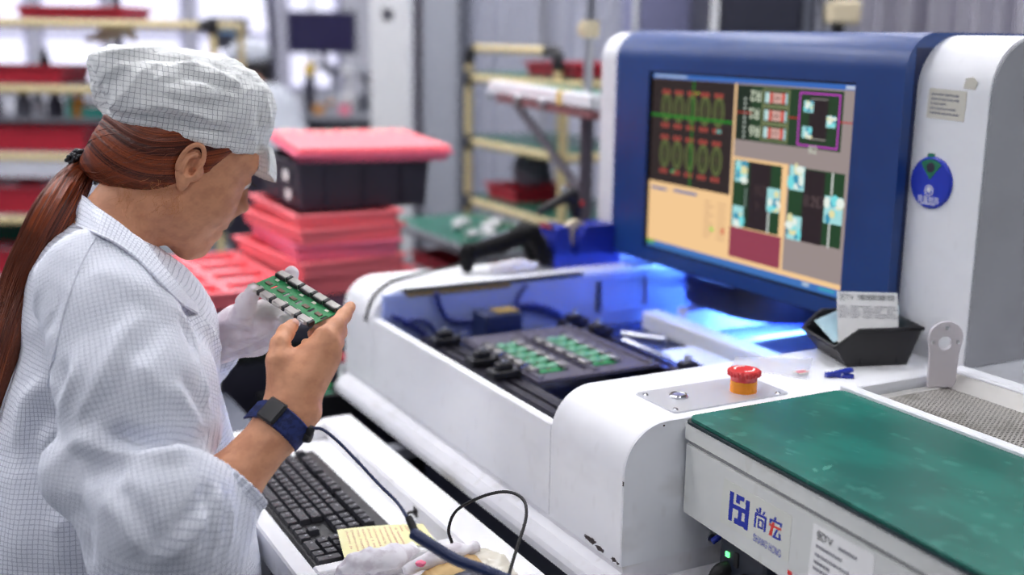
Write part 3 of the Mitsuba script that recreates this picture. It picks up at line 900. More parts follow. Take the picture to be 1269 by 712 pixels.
# lower middle picture and the maroon field
rect(.468, .405, .735, .774, tan, 1.6); rect(.474, .42, .708, .768, SC(30, 66, 36), 3); rect(.53, .55, .56, .768, SC(22, 50, 30), 3.5)
rect(.557, .42, .658, .766, SC(40, 27, 32), 4); rect(.653, .66, .661, .768, SC(206, 214, 210), 5); rect(.538, .56, .545, .66, SC(120, 140, 130), 5)
pad(.514, .478, .062, .11, 5); pad(.508, .715, .056, .11, 5); pad(.676, .596, .06, .12, 5)
letters('NZ', .617, .56, .05, SC(66, 50, 52), 6); letters('9', .60, .64, .04, SC(66, 50, 52), 6)
rect(.470, .774, .728, .936, SC(150, 62, 82), 3); rect(.722, .405, .734, .962, tan, 4)
# lower right picture
rect(.742, .412, .978, .766, SC(30, 66, 36), 3); rect(.806, .418, .898, .770, SC(40, 27, 32), 4); rect(.925, .414, .932, .52, SC(214, 218, 214), 5); rect(.925, .655, .932, .772, SC(214, 218, 214), 5)
pad(.777, .466, .066, .12, 5); pad(.777, .712, .064, .12, 5); pad(.94, .59, .076, .13, 5)
letters('82L', .838, .565, .05, SC(78, 62, 64), 6); letters('N7', .872, .56, .05, SC(78, 62, 64), 6)
cols = sorted({tuple(c) for _, c in quads})
SCREEN_GAIN = 0.86
for c in cols:
    qs = [P for P, cc in quads if tuple(cc) == c]
    V = np.array(qs).reshape(-1, 3)
    F = np.arange(len(V)).reshape(-1, 4)
    F = np.vstack([F[:, [0, 1, 2]], F[:, [0, 2, 3]]])
    m = trimesh.Trimesh(V, F, process=False)
    ar = m.area_faces > 1e-12
    m = trimesh.Trimesh(V, F[ar], process=False)
    fl = m.face_normals[:, 0] > 0
    f2 = m.faces.copy(); f2[fl] = f2[fl][:, ::-1]
    m = trimesh.Trimesh(V, f2, process=False)
    SCREENS = (c, m)
    scene.setdefault('_screens', []).append(SCREENS) if False else None
    quads_by = globals().setdefault('QUADS_BY', []); quads_by.append(SCREENS)
big = trimesh.util.concatenate([m for _, m in QUADS_BY])
colr = np.vstack([np.tile(np.array(c) * SCREEN_GAIN, (len(m.vertices), 1)) for c, m in QUADS_BY])
scene['screen_face'] = {'type': 'diffuse', 'reflectance': {'type': 'rgb', 'value': [0.02, 0.02, 0.02]}}
k = part(scr, 'picture', big, 'screen_face', color=colr)
scene[k]['emitter'] = {'type': 'area', 'radiance': {'type': 'mesh_attribute', 'name': 'vertex_color'}}

# inspection head and its blue lamps under the hood
part(machine, 'camera_head', prism(affinity.translate(rrect(.30, .36, .13, 10), 1.64, 1.88), .062, shift(0, 0, .912)), 'black_plastic', 30, label='black rounded camera head under the hood')
for p in ((1.50, 1.97, .945), (1.505, 1.94, .932)):
    part(machine, 'head_screw', cyl([p[0] - .008, p[1] + .002, p[2]], [p[0] - .003, p[1], p[2]], .004, 10), 'chrome', True)
scene['led_face'] = {'type': 'diffuse', 'reflectance': {'type': 'rgb', 'value': [0.6, 0.6, 0.7]}}
def led(mesh):
    k = part(machine, 'blue_lamp', mesh, 'led_face', label='blue lamp inside the bay')
    scene[k]['emitter'] = {'type': 'area', 'radiance': {'type': 'rgb', 'value': list(BLUE_LED)}}
led(bx(1.55, 1.76, 1.78, 1.99, .906, .911))
led(bx(1.52, 1.54, 1.50, 2.08, .9855, .9935))
led(bx(.90, 1.35, FY0 - .03, FY0 - .022, .9505, .9545) if False else bx(1.56, 1.9, 2.02, 2.05, .97, .985))

# control plate with the two buttons
cp = part(machine, 'control_plate', prism(affinity.translate(rrect(.203, .098, .006), 1.010, 1.263), .0022, shift(0, 0, MZ + .0002)), 'plate_metal', label='brushed metal control plate')
PZ = MZ + .0024
for p in ((792 + 8, 489), (837, 507), (964, 487), (918, 466)):
    q = at_z(*p, PZ)
    part(cp, 'screw', lathe([[0, .0025], [.003, .002], [.0042, 0], [0, 0]], (q[0], q[1], PZ), n=14), 'chrome', 30)
q = at_z(841, 491, PZ)
part(cp, 'start_button', lathe([[0, .003], [.0085, .003], [.0095, .0045], [.0118, .0045], [.0135, .002], [.0135, 0], [0, 0]], (q[0], q[1], PZ), n=28), 'chrome', 30, label='round silver push button')
part(cp, 'start_button_cap', lathe([[0, .0042], [.008, .0038], [.0084, .003], [0, .003]], (q[0], q[1], PZ), n=24), 'violet_paint', 30)
q = at_z(921, 484, PZ); E0 = (q[0], q[1], PZ)
es = part(cp, 'emergency_stop', lathe([[0, .031], [.010, .0335], [.0215, .0325], [.0235, .029], [.0225, .024], [.0195, .021], [.0185, .0165], [0, .0165]], E0, n=40), 'red_button', 35, label='red emergency stop button on a yellow collar')
part(cp, 'stop_collar', lathe([[0, .0166], [.0188, .0166], [.0192, .015], [.0192, 0], [0, 0]], E0, n=36), 'button_yellow', 30)
for a in range(24):
    t = a * math.pi / 12
    part(cp, 'grip_rib', moved(bx(.0215, .0242, -.0011, .0011, .0245, .0315, .0005), shift(E0[0], E0[1], PZ, t)), 'red_button') if a < 24 else None
for s in (0, 1):
    ang = np.linspace(.3, 2.2, 10) + s * math.pi + .6
    ring_ = [(.0150 * math.cos(a), .0150 * math.sin(a)) for a in ang] + [(.0125 * math.cos(a), .0125 * math.sin(a)) for a in ang[::-1]]
    part(cp, 'arrow_mark', prism(Polygon(ring_), .0012, shift(E0[0], E0[1], PZ + .0323)), 'paper_white')

# sticker and round badge on the right pillar
SM = axes((PX, 0, 0), (0, -1, 0), (0, 0, 1), (-1, 0, 0))
def on_pillar(y, z, d=0.0): return axes((PX - d, y, z), (0, -1, 0), (0, 0, 1), (-1, 0, 0))
def lines(w, h, rows, seed, fill=(.5, .95), size=.45):
    r = np.random.default_rng(seed); ms = []
    for i in range(rows):
        y = h / 2 - h * (i + .5) / rows; x = -w / 2; end = -w / 2 + w * (fill[0] + (fill[1] - fill[0]) * r.random())
        while x < end:
            l = w * (.02 + .06 * r.random()); ms.append(bx(x, min(x + l, end), y - h / rows * size / 2, y + h / rows * size / 2, 0, .0002)); x += l + w * .018
    return cat_(*ms)
a, b = at_x(1150, 110, PX), at_x(1197, 150, PX)
k = thing('notice_sticker', 'small aged paper sticker high on the white right pillar', 'sticker')
cy, cz = (a[1] + b[1]) / 2, (a[2] + b[2]) / 2
part(k, 'paper', prism(rrect(.074, .046, .003), .0006, on_pillar(cy, cz, .0002) @ shift(0, 0, 0, -.03)), 'paper_aged')
part(k, 'print', moved(lines(.062, .036, 5, 5), on_pillar(cy, cz, .0009) @ shift(0, 0, 0, -.03)), 'ink_grey')
k = thing('glue_mark', 'yellowed scrap of old tape above the paper sticker', 'tape')
q = at_x(1203, 103, PX)
scene[k] = ply(prism(Polygon([(-.012, -.008), (.010, -.010), (.013, .002), (.004, .009), (-.009, .007)]), .0005, on_pillar(q[1], q[2], .0002)), 'paper_aged')
q = at_x(1155, 226, PX)
k = thing('status_badge', 'round blue plastic status dial stuck on the white right pillar', 'badge')
part(k, 'disc', lathe([[0, .005], [.0385, .005], [.041, .003], [.041, 0], [0, 0]], (PX - .0002, q[1], q[2]), (-1, 0, 0), 48), 'badge_blue', 30)
wedge = Polygon([(0, -.001)] + [(.031 * math.sin(t), .031 * math.cos(t)) for t in np.linspace(-.72, .72, 14)])
part(k, 'window', prism(wedge, .0006, on_pillar(q[1], q[2] + .006, .0054)), 'badge_green', label='green fan-shaped window')
part(k, 'pivot', lathe([[0, .0012], [.0075, .0008], [.008, 0], [0, 0]], (PX - .0061, q[1], q[2] + .024), (-1, 0, 0), 20), 'dark_paint', 30)
part(k, 'tab', prism(rrect(.012, .006, .002), .003, on_pillar(q[1] + .004, q[2] + .0425, .001)), 'badge_green')
ah = Polygon([(-.004, -.004), (.004, -.004), (.004, .001), (.008, .001), (0, .009), (-.008, .001), (-.004, .001)])
ringp = Polygon(LineString([(0, 0), (0.00001, 0)]).buffer(.0085).exterior.coords).difference(LineString([(0, 0), (0.00001, 0)]).buffer(.0073))
part(k, 'arrow', cat_(prism(affinity.scale(ah, .72, .72, origin=(0, 0)), .0004, on_pillar(q[1], q[2] - .0125, .0053)), prism(ringp, .0004, on_pillar(q[1], q[2] - .0125, .0053))), 'paper_white')


def glyphs(text, height, depth=.0002):
    """Chinese lettering, outlines taken from the font as text_mesh does."""
    import glob
    from PIL import Image, ImageDraw, ImageFont
    font = ImageFont.truetype(glob.glob('/opt/blender-*/*/datafiles/fonts/Noto Sans CJK*.woff2')[0], 64)
    x0, y0, x1, y1 = font.getbbox(text, anchor='ls')
    im = Image.new('L', (x1 - x0 + 8, y1 - y0 + 8))
    ImageDraw.Draw(im).text((4 - x0, 4 - y0), text, 255, font, anchor='ls')
    on = np.pad(np.asarray(im) > 110, ((0, 0), (1, 1))).astype(np.int8)
    rows, st = np.nonzero(np.diff(on, axis=1) == 1); en = np.nonzero(np.diff(on, axis=1) == -1)[1]
    shp = unary_union([sbox(a, -r - 1, b, -r) for r, a, b in zip(rows, st, en)]).buffer(.5).buffer(-.5).simplify(.6)
    s = height / 56.0
    shp = affinity.affine_transform(shp, [s, 0, 0, s, 0, 0]); c = shp.bounds
    shp = affinity.translate(shp, -(c[0] + c[2]) / 2, -(c[1] + c[3]) / 2)
    return prism(shp, depth)


try:
    part(k, 'lettering', moved(glyphs('设备状态', .0095), on_pillar(q[1], q[2] - .0265, .0052)), 'paper_white')
except Exception:
    part(k, 'lettering', moved(lines(.034, .008, 1, 3, (1, 1), .9), on_pillar(q[1], q[2] - .0265, .0052)), 'paper_white')
part(k, 'small_lettering', moved(lines(.03, .003, 1, 4, (1, 1), .8), on_pillar(q[1], q[2] - .0335, .0052)), 'paper_white')


# ------------------------------------------------------------------ the green-topped feed table in front
mat('box_white', tex=worn(srgb(214, 216, 212), srgb(188, 186, 174), 16, .6, .9, 1.0), rough=0.42)
mat('groove_grey', srgb(150, 152, 152), rough=0.5)


def green_top(p, n, uv):
    a = fbm(p.x * 14, p.y * 9, 0.0, octaves=4)
    b = fbm(p.x * 55 + 3, p.y * 40, 1.0, octaves=3)
    s = noise(p.x * 210 + p.y * 90, p.y * 40 - p.x * 20, 2.0)
    c = mix(srgb(5, 88, 76), srgb(10, 104, 90), smoothstep(.35, .75, a))
    c = mix(c, srgb(60, 132, 118), 0.35 * smoothstep(.66, .82, b))
    return mix(c, srgb(110, 165, 150), 0.3 * smoothstep(.90, .97, s) * smoothstep(.45, .6, a))


mat('mat_green_top', tex=mikit.proc(green_top), rough=0.33, spec=0.45)
mat('mat_edge', srgb(12, 34, 40), rough=0.4)
mat('logo_blue', srgb(28, 44, 158), rough=0.5)
mat('logo_red', srgb(214, 52, 46), rough=0.5)
mat('label_clear', srgb(214, 216, 208), rough=0.25)
mat('led_green_off', srgb(90, 220, 120), rough=0.4)


def perforated(p, n, uv):
    s = 0.0068
    u, v = p.y / s, p.x / (s * 0.866)
    row = dr.floor(v)
    u2 = u + 0.5 * (row - 2 * dr.floor(row / 2))
    du, dv = u2 - dr.floor(u2) - .5, (v - row - .5) * .866
    hole = smoothstep(.33, .27, dr.sqrt(du * du + dv * dv))
    a = fbm(p.x * 30, p.y * 30, 0.0)
    return mix(mix(srgb(176, 172, 166), srgb(150, 146, 138), smoothstep(.4, .7, a)), srgb(66, 62, 58), hole)


mat('perforated_steel', tex=mikit.proc(perforated), rough=0.4, metallic=0.25)
mat('frame_metal', srgb(186, 184, 180), rough=0.4, metallic=0.4)

YE = .26
def wedge(e0, e1, y0=1.189):
    """The box in plan; its front runs a little aslant to the machine. e0: inset of the front and sides."""
    f = lambda y: .909 - (1.189 - y) * .056
    return Polygon([(f(y0) + e0, y0 - e1), (1.186, y0 - e1), (1.186, YE), (f(YE) + e0, YE)])


ft = thing('feed_table', 'off-white feed table with a green rubber top and company stickers in the foreground', 'table')
part(ft, 'body', prism(wedge(.002, .001), .098, shift(0, 0, .838)), 'box_white')
part(ft, 'groove', prism(wedge(.005, .003), .0075, shift(0, 0, .936)), 'groove_grey')
part(ft, 'top_frame', prism(wedge(0, 0), .0225, shift(0, 0, .9435)), 'box_white')
def rounded(poly, r): return poly.buffer(-r).buffer(r, quad_segs=5)
part(ft, 'under_mat', prism(rounded(wedge(-.002, -.001), .012), .0035, shift(0, 0, .9663)), 'mat_edge', label='dark edge of the lower rubber layer')
mat('scraped_green', srgb(58, 132, 116), rough=.4)
mt = part(ft, 'rubber_top', prism(rounded(wedge(.002, .001), .014), .0045, shift(0, 0, .9702)), 'mat_green_top', label='scuffed green rubber top')
part(ft, 'support', bx(.99, 1.16, .5, 1.15, .7482, .838), 'dark_paint')
part(ft, 'support', bx(.99, 1.16, .3, .45, .7482, .838), 'dark_paint')
for (px, py, w, h, a) in ((1025, 579, .011, .004, .3), (1010, 582, .006, .003, 1.0)):
    q = at_z(px, py, .9748)
    part(mt, 'scrape', prism(Polygon([(-w, -h * .5), (-w * .2, -h), (w, -h * .3), (w * .8, h * .4), (0, h), (-w * .7, h * .5)]), .0002, shift(q[0], q[1], .9748, a)), 'scraped_green')

# front face frame for the stickers: x to the right of the picture, y up
fd = np.array([-.056, -1.0, 0]); fd /= np.linalg.norm(fd)
fn = np.array([-1.0, .056, 0]); fn /= np.linalg.norm(fn)
def on_box(y, z, d=0.0):
    x = .909 - (1.189 - y) * .056 + .002
    return axes(np.array([x, y, z]) + fn * d, fd, (0, 0, 1), fn)
def box_pt(px, py):
    q = ray(px, py); o = np.array([.911, 1.189, 0]); t = ((o - EYE) @ fn) / (q @ fn)
    return EYE + q * t
corners = [box_pt(*p) for p in ((900, 591), (983, 650), (965, 708), (893, 655))]
stk = thing('company_sticker', 'clear sticker with a blue emblem and two characters on the feed table front', 'sticker')
# the emblem: all in one drawing space, 0..1 across the sticker, measured on the photograph
L0 = box_pt(903, 607); L1 = box_pt(970, 640)
U = float((box_pt(971, 688) - L0) @ fd)        # sticker lettering width in metres
def bp(px, py):
    q = box_pt(px, py); return (float((q - np.array([.911, 1.189, 0])) @ fd), float(q[2]))
def sticker_poly(pts, d, name, m, parent):
    P = Polygon([bp(*p) for p in pts]).buffer(0)
    o = np.array([.911, 1.189, 0.0])
    part(parent, name, prism(P, .0003, axes(o + fn * d, fd, (0, 0, 1), fn)), m)
sticker_poly([(898, 592), (982, 639), (977, 697), (892, 645)], .0002, 'film', 'label_clear', stk)
def K(x, y): return (830 + x / 4.139, 540 + y / 4.139)       # points read off an enlarged view
for pts in ([(313, 280), (333, 289), (319, 435), (301, 426)],
            [(394, 326), (414, 336), (401, 486), (382, 476)],
            [(346, 297), (386, 316), (384, 338), (363, 328), (361, 350), (342, 340)],
            [(326, 345), (393, 378), (391, 400), (324, 366)],
            [(356, 375), (374, 384), (366, 446), (348, 437)],
            [(334, 416), (384, 441), (382, 470), (331, 445)]):
    sticker_poly([K(*p) for p in pts], .0006, 'emblem', 'logo_blue', stk)
S_ = []
for pts in ([(463, 365), (472, 369), (469, 398), (460, 394)], [(446, 372), (455, 372), (459, 393), (450, 392)], [(485, 387), (494, 390), (484, 407), (477, 404)],
            [(440, 388), (499, 416), (498, 428), (439, 400)], [(440, 392), (449, 396), (442, 468), (433, 464)], [(490, 414), (500, 419), (493, 494), (483, 490)],
            [(456, 420), (484, 434), (483, 443), (455, 429)], [(456, 420), (463, 423), (459, 468), (452, 465)], [(477, 431), (484, 434), (480, 478), (473, 475)], [(452, 458), (480, 471), (479, 480), (451, 467)]):
    sticker_poly([K(*p) for p in pts], .0006, 'character', 'logo_blue', stk)
for pts, m in (([(540, 413), (550, 417), (548, 436), (538, 432)], 'logo_blue'), ([(517, 420), (578, 449), (577, 460), (516, 431)], 'logo_blue'), ([(515, 424), (524, 428), (522, 446), (513, 442)], 'logo_blue'), ([(570, 448), (579, 452), (576, 470), (567, 466)], 'logo_blue'),
               ([(513, 446), (576, 476), (575, 487), (512, 457)], 'logo_red'), ([(529, 440), (540, 446), (525, 512), (510, 505)], 'logo_red'),
               ([(548, 478), (558, 482), (540, 520), (530, 516)], 'logo_blue'), ([(530, 508), (568, 526), (567, 538), (529, 519)], 'logo_blue'), ([(560, 498), (570, 503), (572, 536), (562, 531)], 'logo_blue')):
    sticker_poly([K(*p) for p in pts], .0006, 'character', m, stk)
a, b = K(430, 500), K(572, 585)
tm = meshkit.text_mesh('SHANG HONG', .0095, .0003, False)
w0 = tm.bounds[1, 0] - tm.bounds[0, 0]
pa, pb = np.array(bp(*a)), np.array(bp(*b)); wd = pb[0] - pa[0]
tm.vertices[:, 0] *= wd / w0
part(stk, 'lettering', moved(tm, axes(np.array([.911, 1.189, 0]) + fd * pa[0] + np.array([0, 0, pa[1] - .0085]) + fn * .0005, fd, (0, 0, (1.0)), fn)), 'logo_blue')

lab = thing('asset_label', 'white printed label with a black logo right of the company sticker', 'label')
sticker_poly([K(740, 445), K(1052, 610), K(1040, 760), K(705, 760)], .0002, 'paper', 'paper_white', lab)
def on_label(px, py, d=.0006):
    p = bp(px, py); return axes(np.array([.911, 1.189, 0]) + fd * p[0] + np.array([0, 0, p[1]]) + fn * d, fd, (0, 0, 1), fn)
q0, q1 = bp(*K(762, 482)), bp(*K(845, 520))
wl, hl = q1[0] - q0[0], .0105
bxp = sbox(0, -hl, wl, 0).difference(sbox(.0006, -hl + .0006, wl - .0006, -.0006))
part(lab, 'logo_box', prism(sbox(0, -hl, wl * .42, 0).difference(sbox(.0007, -hl + .0007, wl * .42, -.0007)), .0003, on_label(*K(762, 482))), 'ink')
tm = meshkit.text_mesh('KTV', .0078, .0003, True); tm.vertices[:, 0] *= (wl - .003) / (tm.bounds[1, 0]); tm.vertices += [.0015, -hl + .0014, 0]
part(lab, 'logo', moved(tm, on_label(*K(762, 482))), 'ink')
for i, (px, py, w, sd) in enumerate(((752, 560, .045, 1), (868, 575, .03, 9), (748, 604, .06, 2), (742, 640, .028, 3), (738, 672, .06, 4))):
    part(lab, 'print', moved(shifted := moved(lines(w, .0042, 1, sd, (.95, 1), .9), shift(w / 2, 0, 0)), on_label(*K(px, py))), 'ink_grey')
q = box_pt(*K(617, 703))
k = thing('red_sticker', 'tiny red sticker at the lower edge of the feed table front', 'sticker')
scene[k] = ply(prism(sbox(-.004, -.003, .004, .003), .0004, axes(q + fn * .0005, fd, (0, 0, 1), fn)), 'logo_red')

# socket with a green pilot light under the feed table
mat('adapter_dark', srgb(28, 34, 46), rough=0.4)
k = thing('power_adapter', 'dark plug adapter with a lit green pilot light under the feed table', 'adapter')
b = part(k, 'body', bx(.926, .975, 1.035, 1.127, .764, .8375, .004), 'adapter_dark')
pl_ = part(k, 'pilot_light', bx(.9242, .927, 1.104, 1.111, .802, .809), 'led_green_off')
scene[pl_]['emitter'] = {'type': 'area', 'radiance': {'type': 'rgb', 'value': [.25, 2.6, .5]}}
part(k, 'switch', bx(.9235, .927, 1.085, 1.094, .795, .815, .001), 'rubber')
part(k, 'plug', cat_(tube([[.927, 1.108, .786], [.915, 1.109, .784], [.908, 1.110, .776], [.906, 1.110, .760], [.91, 1.110, .7505]], [.0095, .0095, .0085, .006, .005], 12, 6)), 'rubber', 30)
part(k, 'plug', tube([[.927, 1.07, .785], [.917, 1.07, .782], [.912, 1.07, .772], [.914, 1.07, .7505]], [.009, .009, .007, .005], 12, 6), 'rubber', True)
k = thing('blue_plug', 'small blue plug sticking out behind the adapter under the feed table', 'plug')
q = at_y(886, 668, 1.14)
part(k, 'sleeve', tube([[q[0] - .004, 1.141, q[2] - .003], [q[0] + .02, 1.135, q[2] + .012]], .0042, 12), 'blue_plastic', 30)
part(k, 'wire', tube([[q[0] + .02, 1.135, q[2] + .012], [q[0] + .04, 1.13, q[2] + .014], [q[0] + .055, 1.132, q[2] - .03], [q[0] + .06, 1.134, .749]], .002, 8, 6), 'blue_plastic', True)

# the perforated side tray with its rims
pt = thing('perforated_tray', 'perforated steel tray with white rims right of the green feed table', 'tray')
part(pt, 'plate', bx(1.2055, 1.402, YE, 1.172, .950, .9545), 'perforated_steel')
part(pt, 'border', bx(1.2055, 1.402, 1.1725, 1.188, .950, .956, .001), 'frame_metal')
part(pt, 'side_rim', bx(1.187, 1.205, YE, 1.1925, .838, .9795, .0015), 'white_paint')
part(pt, 'back_rim', bx(1.4025, 1.434, YE, 1.188, .838, .981, .003), 'white_paint')
part(pt, 'rim_slope', prism_y(Polygon([(1.388, .9547), (1.4022, .9547), (1.4022, .976)]), YE, 1.188), 'frame_metal')
part(pt, 'tray_body', bx(1.2055, 1.402, YE, 1.188, .7485, .9498), 'dark_paint')

# aluminium bracket
bd = np.array([.905, -.425, 0]); bn = np.array([-.425, -.905, 0])
q = at_z(1179, 470, .9565); q = np.array([1.379, 1.1795, .957])
s = 1.0
pr_ = Polygon([(-.0215, 0), (.0205, 0), (.0225, .055), (.0255, .072)] + [(.026 * math.cos(t), .078 + .024 * math.sin(t)) for t in np.linspace(.0, math.pi, 20)] + [(-.0255, .072), (-.0225, .055)])
pr_ = pr_.difference(LineString([(-.001, .069), (-.001, .0691)]).buffer(.0105, quad_segs=10))
k = thing('aluminium_bracket', 'upright brushed aluminium bracket with a round hole at the corner of the perforated tray', 'bracket')
part(k, 'plate', prism(pr_, .006, axes(q + bn * .003, bd, (0, 0, 1), bn) @ np.diag([1, 1, 1, 1])), 'aluminium')
for (x, y) in ((0, .093), (-.0195, .071), (.0185, .071)):
    part(k, 'screw', lathe([[0, .0022], [.0026, .0018], [.0034, 0], [0, 0]], q + bn * .009 + bd * x + np.array([0, 0, y]), bn, 14), 'chrome', 30)
part(k, 'foot', moved(bx(-.02, .02, -.004, .006, 0, .004, .0006), axes(q, bd, -bn, (0, 0, 1))), 'aluminium')

# black parts bin with cards
mat('bin_black', tex=scuff(srgb(24, 24, 27), srgb(58, 58, 62), 60, .68, .8), rough=0.42)
bo = np.array([1.290, 1.283, MZ + .0004]); bX = np.array([.95, -.312, 0]); bX /= np.linalg.norm(bX); bY = np.array([-bX[1], bX[0], 0])
BM = axes(bo, bX, bY, (0, 0, 1))
def bin_mesh():
    W, D, H, t, fl = .100, .108, .062, .003, .014
    # a hopper-fronted box: flared walls, the left end cut low, a thick rolled rim
    def wall(z): return fl * z / H
    def loop(z, i): e = wall(z) - i; return [(-e - (.034 * z / H), -e), (W + e, -e), (W + e, D + e), (-e - (.034 * z / H), D + e)]
    V, F = [], []
    def quad(a, b, c, d):
        n = len(V); V.extend([a, b, c, d]); F.extend([[n, n + 1, n + 2], [n, n + 2, n + 3]])
    o0, o1, i1, i0 = [[(*p, z) for p in loop(z, i)] for z, i in ((0, 0), (H, 0), (H, t), (t, t))]
    lf = .034                                         # height of the front lip
    def low(p0, p1, z): f = (z - p0[2]) / (p1[2] - p0[2]); return tuple(np.array(p0) + f * (np.array(p1) - np.array(p0)))
    fo = [low(o0[0], o1[0], lf), low(o0[3], o1[3], lf)]; fi = [low(i0[0], i1[0], lf), low(i0[3], i1[3], lf)]
    def side(a, sgn):
        cut_o = (.008, (o1[0][1] if sgn < 0 else o1[3][1]), H); cut_i = (.008, (i1[0][1] if sgn < 0 else i1[3][1]), H)
        A0, A1 = (o0[0], o0[1]) if sgn < 0 else (o0[3], o0[2])
        B1 = o1[1] if sgn < 0 else o1[2]
        f = fo[0] if sgn < 0 else fo[1]; g = fi[0] if sgn < 0 else fi[1]
        quad(A0, A1, B1, cut_o); quad(A0, cut_o, f, f)
        I0, I1 = (i0[0], i0[1]) if sgn < 0 else (i0[3], i0[2]); J1 = i1[1] if sgn < 0 else i1[2]
        quad(I0, cut_i, J1, I1); quad(I0, g, cut_i, cut_i)
        quad(f, cut_o, cut_i, g); quad(cut_o, B1, J1, cut_i)
    side(0, -1); side(0, 1)
    quad(o0[1], o0[2], o1[2], o1[1]); quad(i0[1], i1[1], i1[2], i0[2]); quad(o1[1], o1[2], i1[2], i1[1])
    quad(o0[3], o0[0], fo[0], fo[1]); quad(i0[0], i0[3], fi[1], fi[0]); quad(fo[0], fi[0], fi[1], fo[1])
    quad(o0[0], o0[3], o0[2], o0[1]); quad(i0[0], i0[1], i0[2], i0[3])
    m = trimesh.Trimesh(V, F, process=False)
    rimpath = [fo[0], (.008, o1[0][1], H), o1[1], o1[2], (.008, o1[3][1], H), fo[1], fo[0]]
    rim = tube(np.array(rimpath), .0034, 8)
    return m, rim
bm, br = bin_mesh()
k = thing('parts_bin', 'black plastic parts bin holding printed cards in front of the white right pillar', 'bin')
part(k, 'shell', moved(bm, BM), 'bin_black')
part(k, 'rim', moved(br, BM), 'bin_black', 50)
for x in (.02, .05, .08):
    part(k, 'rib', moved(bx(x, x + .002, -.0035, .001, .004, .03, .0005), BM), 'bin_black')


def card(name, lab, pts, d0, m, thick=.0006):
    """A stiff card through three corners: pts = [(px, py, depth), ...] for top-left, top-right, bottom-left."""
    a, b, c = [at_depth(*p) for p in pts]
    x = b - a; w = np.linalg.norm(x); x /= w
    y = a - c; y -= x * (y @ x); h = np.linalg.norm(y); y /= h
    z = np.cross(x, y)
    k = thing(name, lab, 'card')
    M = axes(a, x, y, z)
    part(k, 'paper', prism(sbox(0, -h, w, 0), thick, M), m)
    return k, M @ shift(0, 0, thick + .0001), w, h
k, M, w, h = card('barcode_card', 'white printed card with a barcode standing in the black parts bin', [(1037, 361, 1.872), (1112, 363, 1.862), (1036, 424, 1.852)], 0, 'paper_white')
rr = np.random.default_rng(12); x = w * .34; bars = []
while x < w * .94:
    b_ = .0006 + .0016 * rr.random(); bars.append(bx(x, x + b_, -.0135, -.004, 0, .0002)); x += b_ + .0006 + .001 * rr.random()
part(k, 'barcode', moved(cat_(*bars), M), 'ink')
tm = meshkit.text_mesh('KTV', .0075, .0002, True); tm.vertices += [.006, -.0125, 0]
part(k, 'logo', moved(tm, M), 'ink')
part(k, 'logo_box', moved(prism(sbox(.004, -.0145, .013, -.003).difference(sbox(.0047, -.0138, .013, -.0037)), .0002), M), 'ink')
for i in range(5):
    part(k, 'print', moved(lines(w * .24, .022, 5, 20 + i, (.4, 1), .5), M @ shift(w * (.14 + .2 * i), -.033, 0)), 'ink_grey')
k, M, w, h = card('blue_card', 'pale blue card leaning behind the barcode card in the black parts bin', [(1058, 375, 1.89), (1114, 379, 1.885), (1058, 420, 1.875)], 0, 'paper_blue')
k, M, w, h = card('blue_card', 'pale blue card lying aslant over the low end of the black parts bin', [(1009, 397, 1.872), (1037, 385, 1.895), (1029, 426, 1.845)], 0, 'paper_blue')

# clear bag and the blue clip
scene['mat_clear_film'] = {'type': 'twosided', 'nested': {'type': 'principled', 'base_color': {'type': 'rgb', 'value': list(srgb(232, 232, 234))}, 'roughness': .18, 'specular': .6}}
zb = MZ + .001
g = []
c = [at_z(*p, zb)[:2] for p in ((912, 443), (1008, 446), (1000, 471), (905, 458))]
for i in range(18):
    row = []
    for j in range(10):
        u, v = i / 17, j / 9
        p = (1 - u) * (1 - v) * c[0] + u * (1 - v) * c[1] + u * v * c[2] + (1 - u) * v * c[3]
        row.append([p[0], p[1], zb + .0012 + .004 * float(meshkit.noise(np.array([u * 5.0, v * 3.0, .4])))])
    g.append(row)
scene['mat_film'] = {'type': 'blendbsdf', 'weight': .35, 'a': {'type': 'thindielectric', 'int_ior': 1.3}, 'b': {'type': 'twosided', 'nested': {'type': 'principled', 'base_color': {'type': 'rgb', 'value': [.85, .85, .87]}, 'roughness': .25}}}
k = thing('plastic_sleeve', 'clear plastic sleeve with a small pink label lying behind the emergency stop', 'sleeve')
part(k, 'film', sheet(np.array(g)), 'mat_film', True)
q = at_z(994, 460, zb + .006)
part(k, 'label', bx(q[0] - .012, q[0] + .012, q[1] - .008, q[1] + .008, zb + .0056, zb + .006), 'paper_aged')
part(k, 'print', moved(lines(.02, .012, 4, 2, (.8, 1), .6), shift(q[0], q[1], zb + .0061)), 'rose_tray')
k = thing('blue_clip', 'small bright blue plastic clip lying in front of the black parts bin', 'clip')
q = at_z(1040, 464, MZ + .004)
for s, dz in ((-1, 0), (1, .005)):
    M = shift(q[0], q[1], MZ + .0005 + dz, -.5 + s * .17) @ trimesh.transformations.rotation_matrix(-.16 * (s > 0), [0, 1, 0])
    part(k, 'jaw', moved(prism(affinity.scale(Polygon([(-.017, -.0035), (-.006, -.0025), (.012, -.0045), (.017, -.003), (.017, .003), (.012, .0045), (-.006, .0025), (-.017, .0035)]), 1.25, 1.35, origin=(0, 0)), .0048), M), 'blue_plastic')
part(k, 'spring', cyl([q[0] + .002, q[1] - .006, MZ + .0045], [q[0] + .002, q[1] + .006, MZ + .0045], .0032, 12), 'chrome', True)

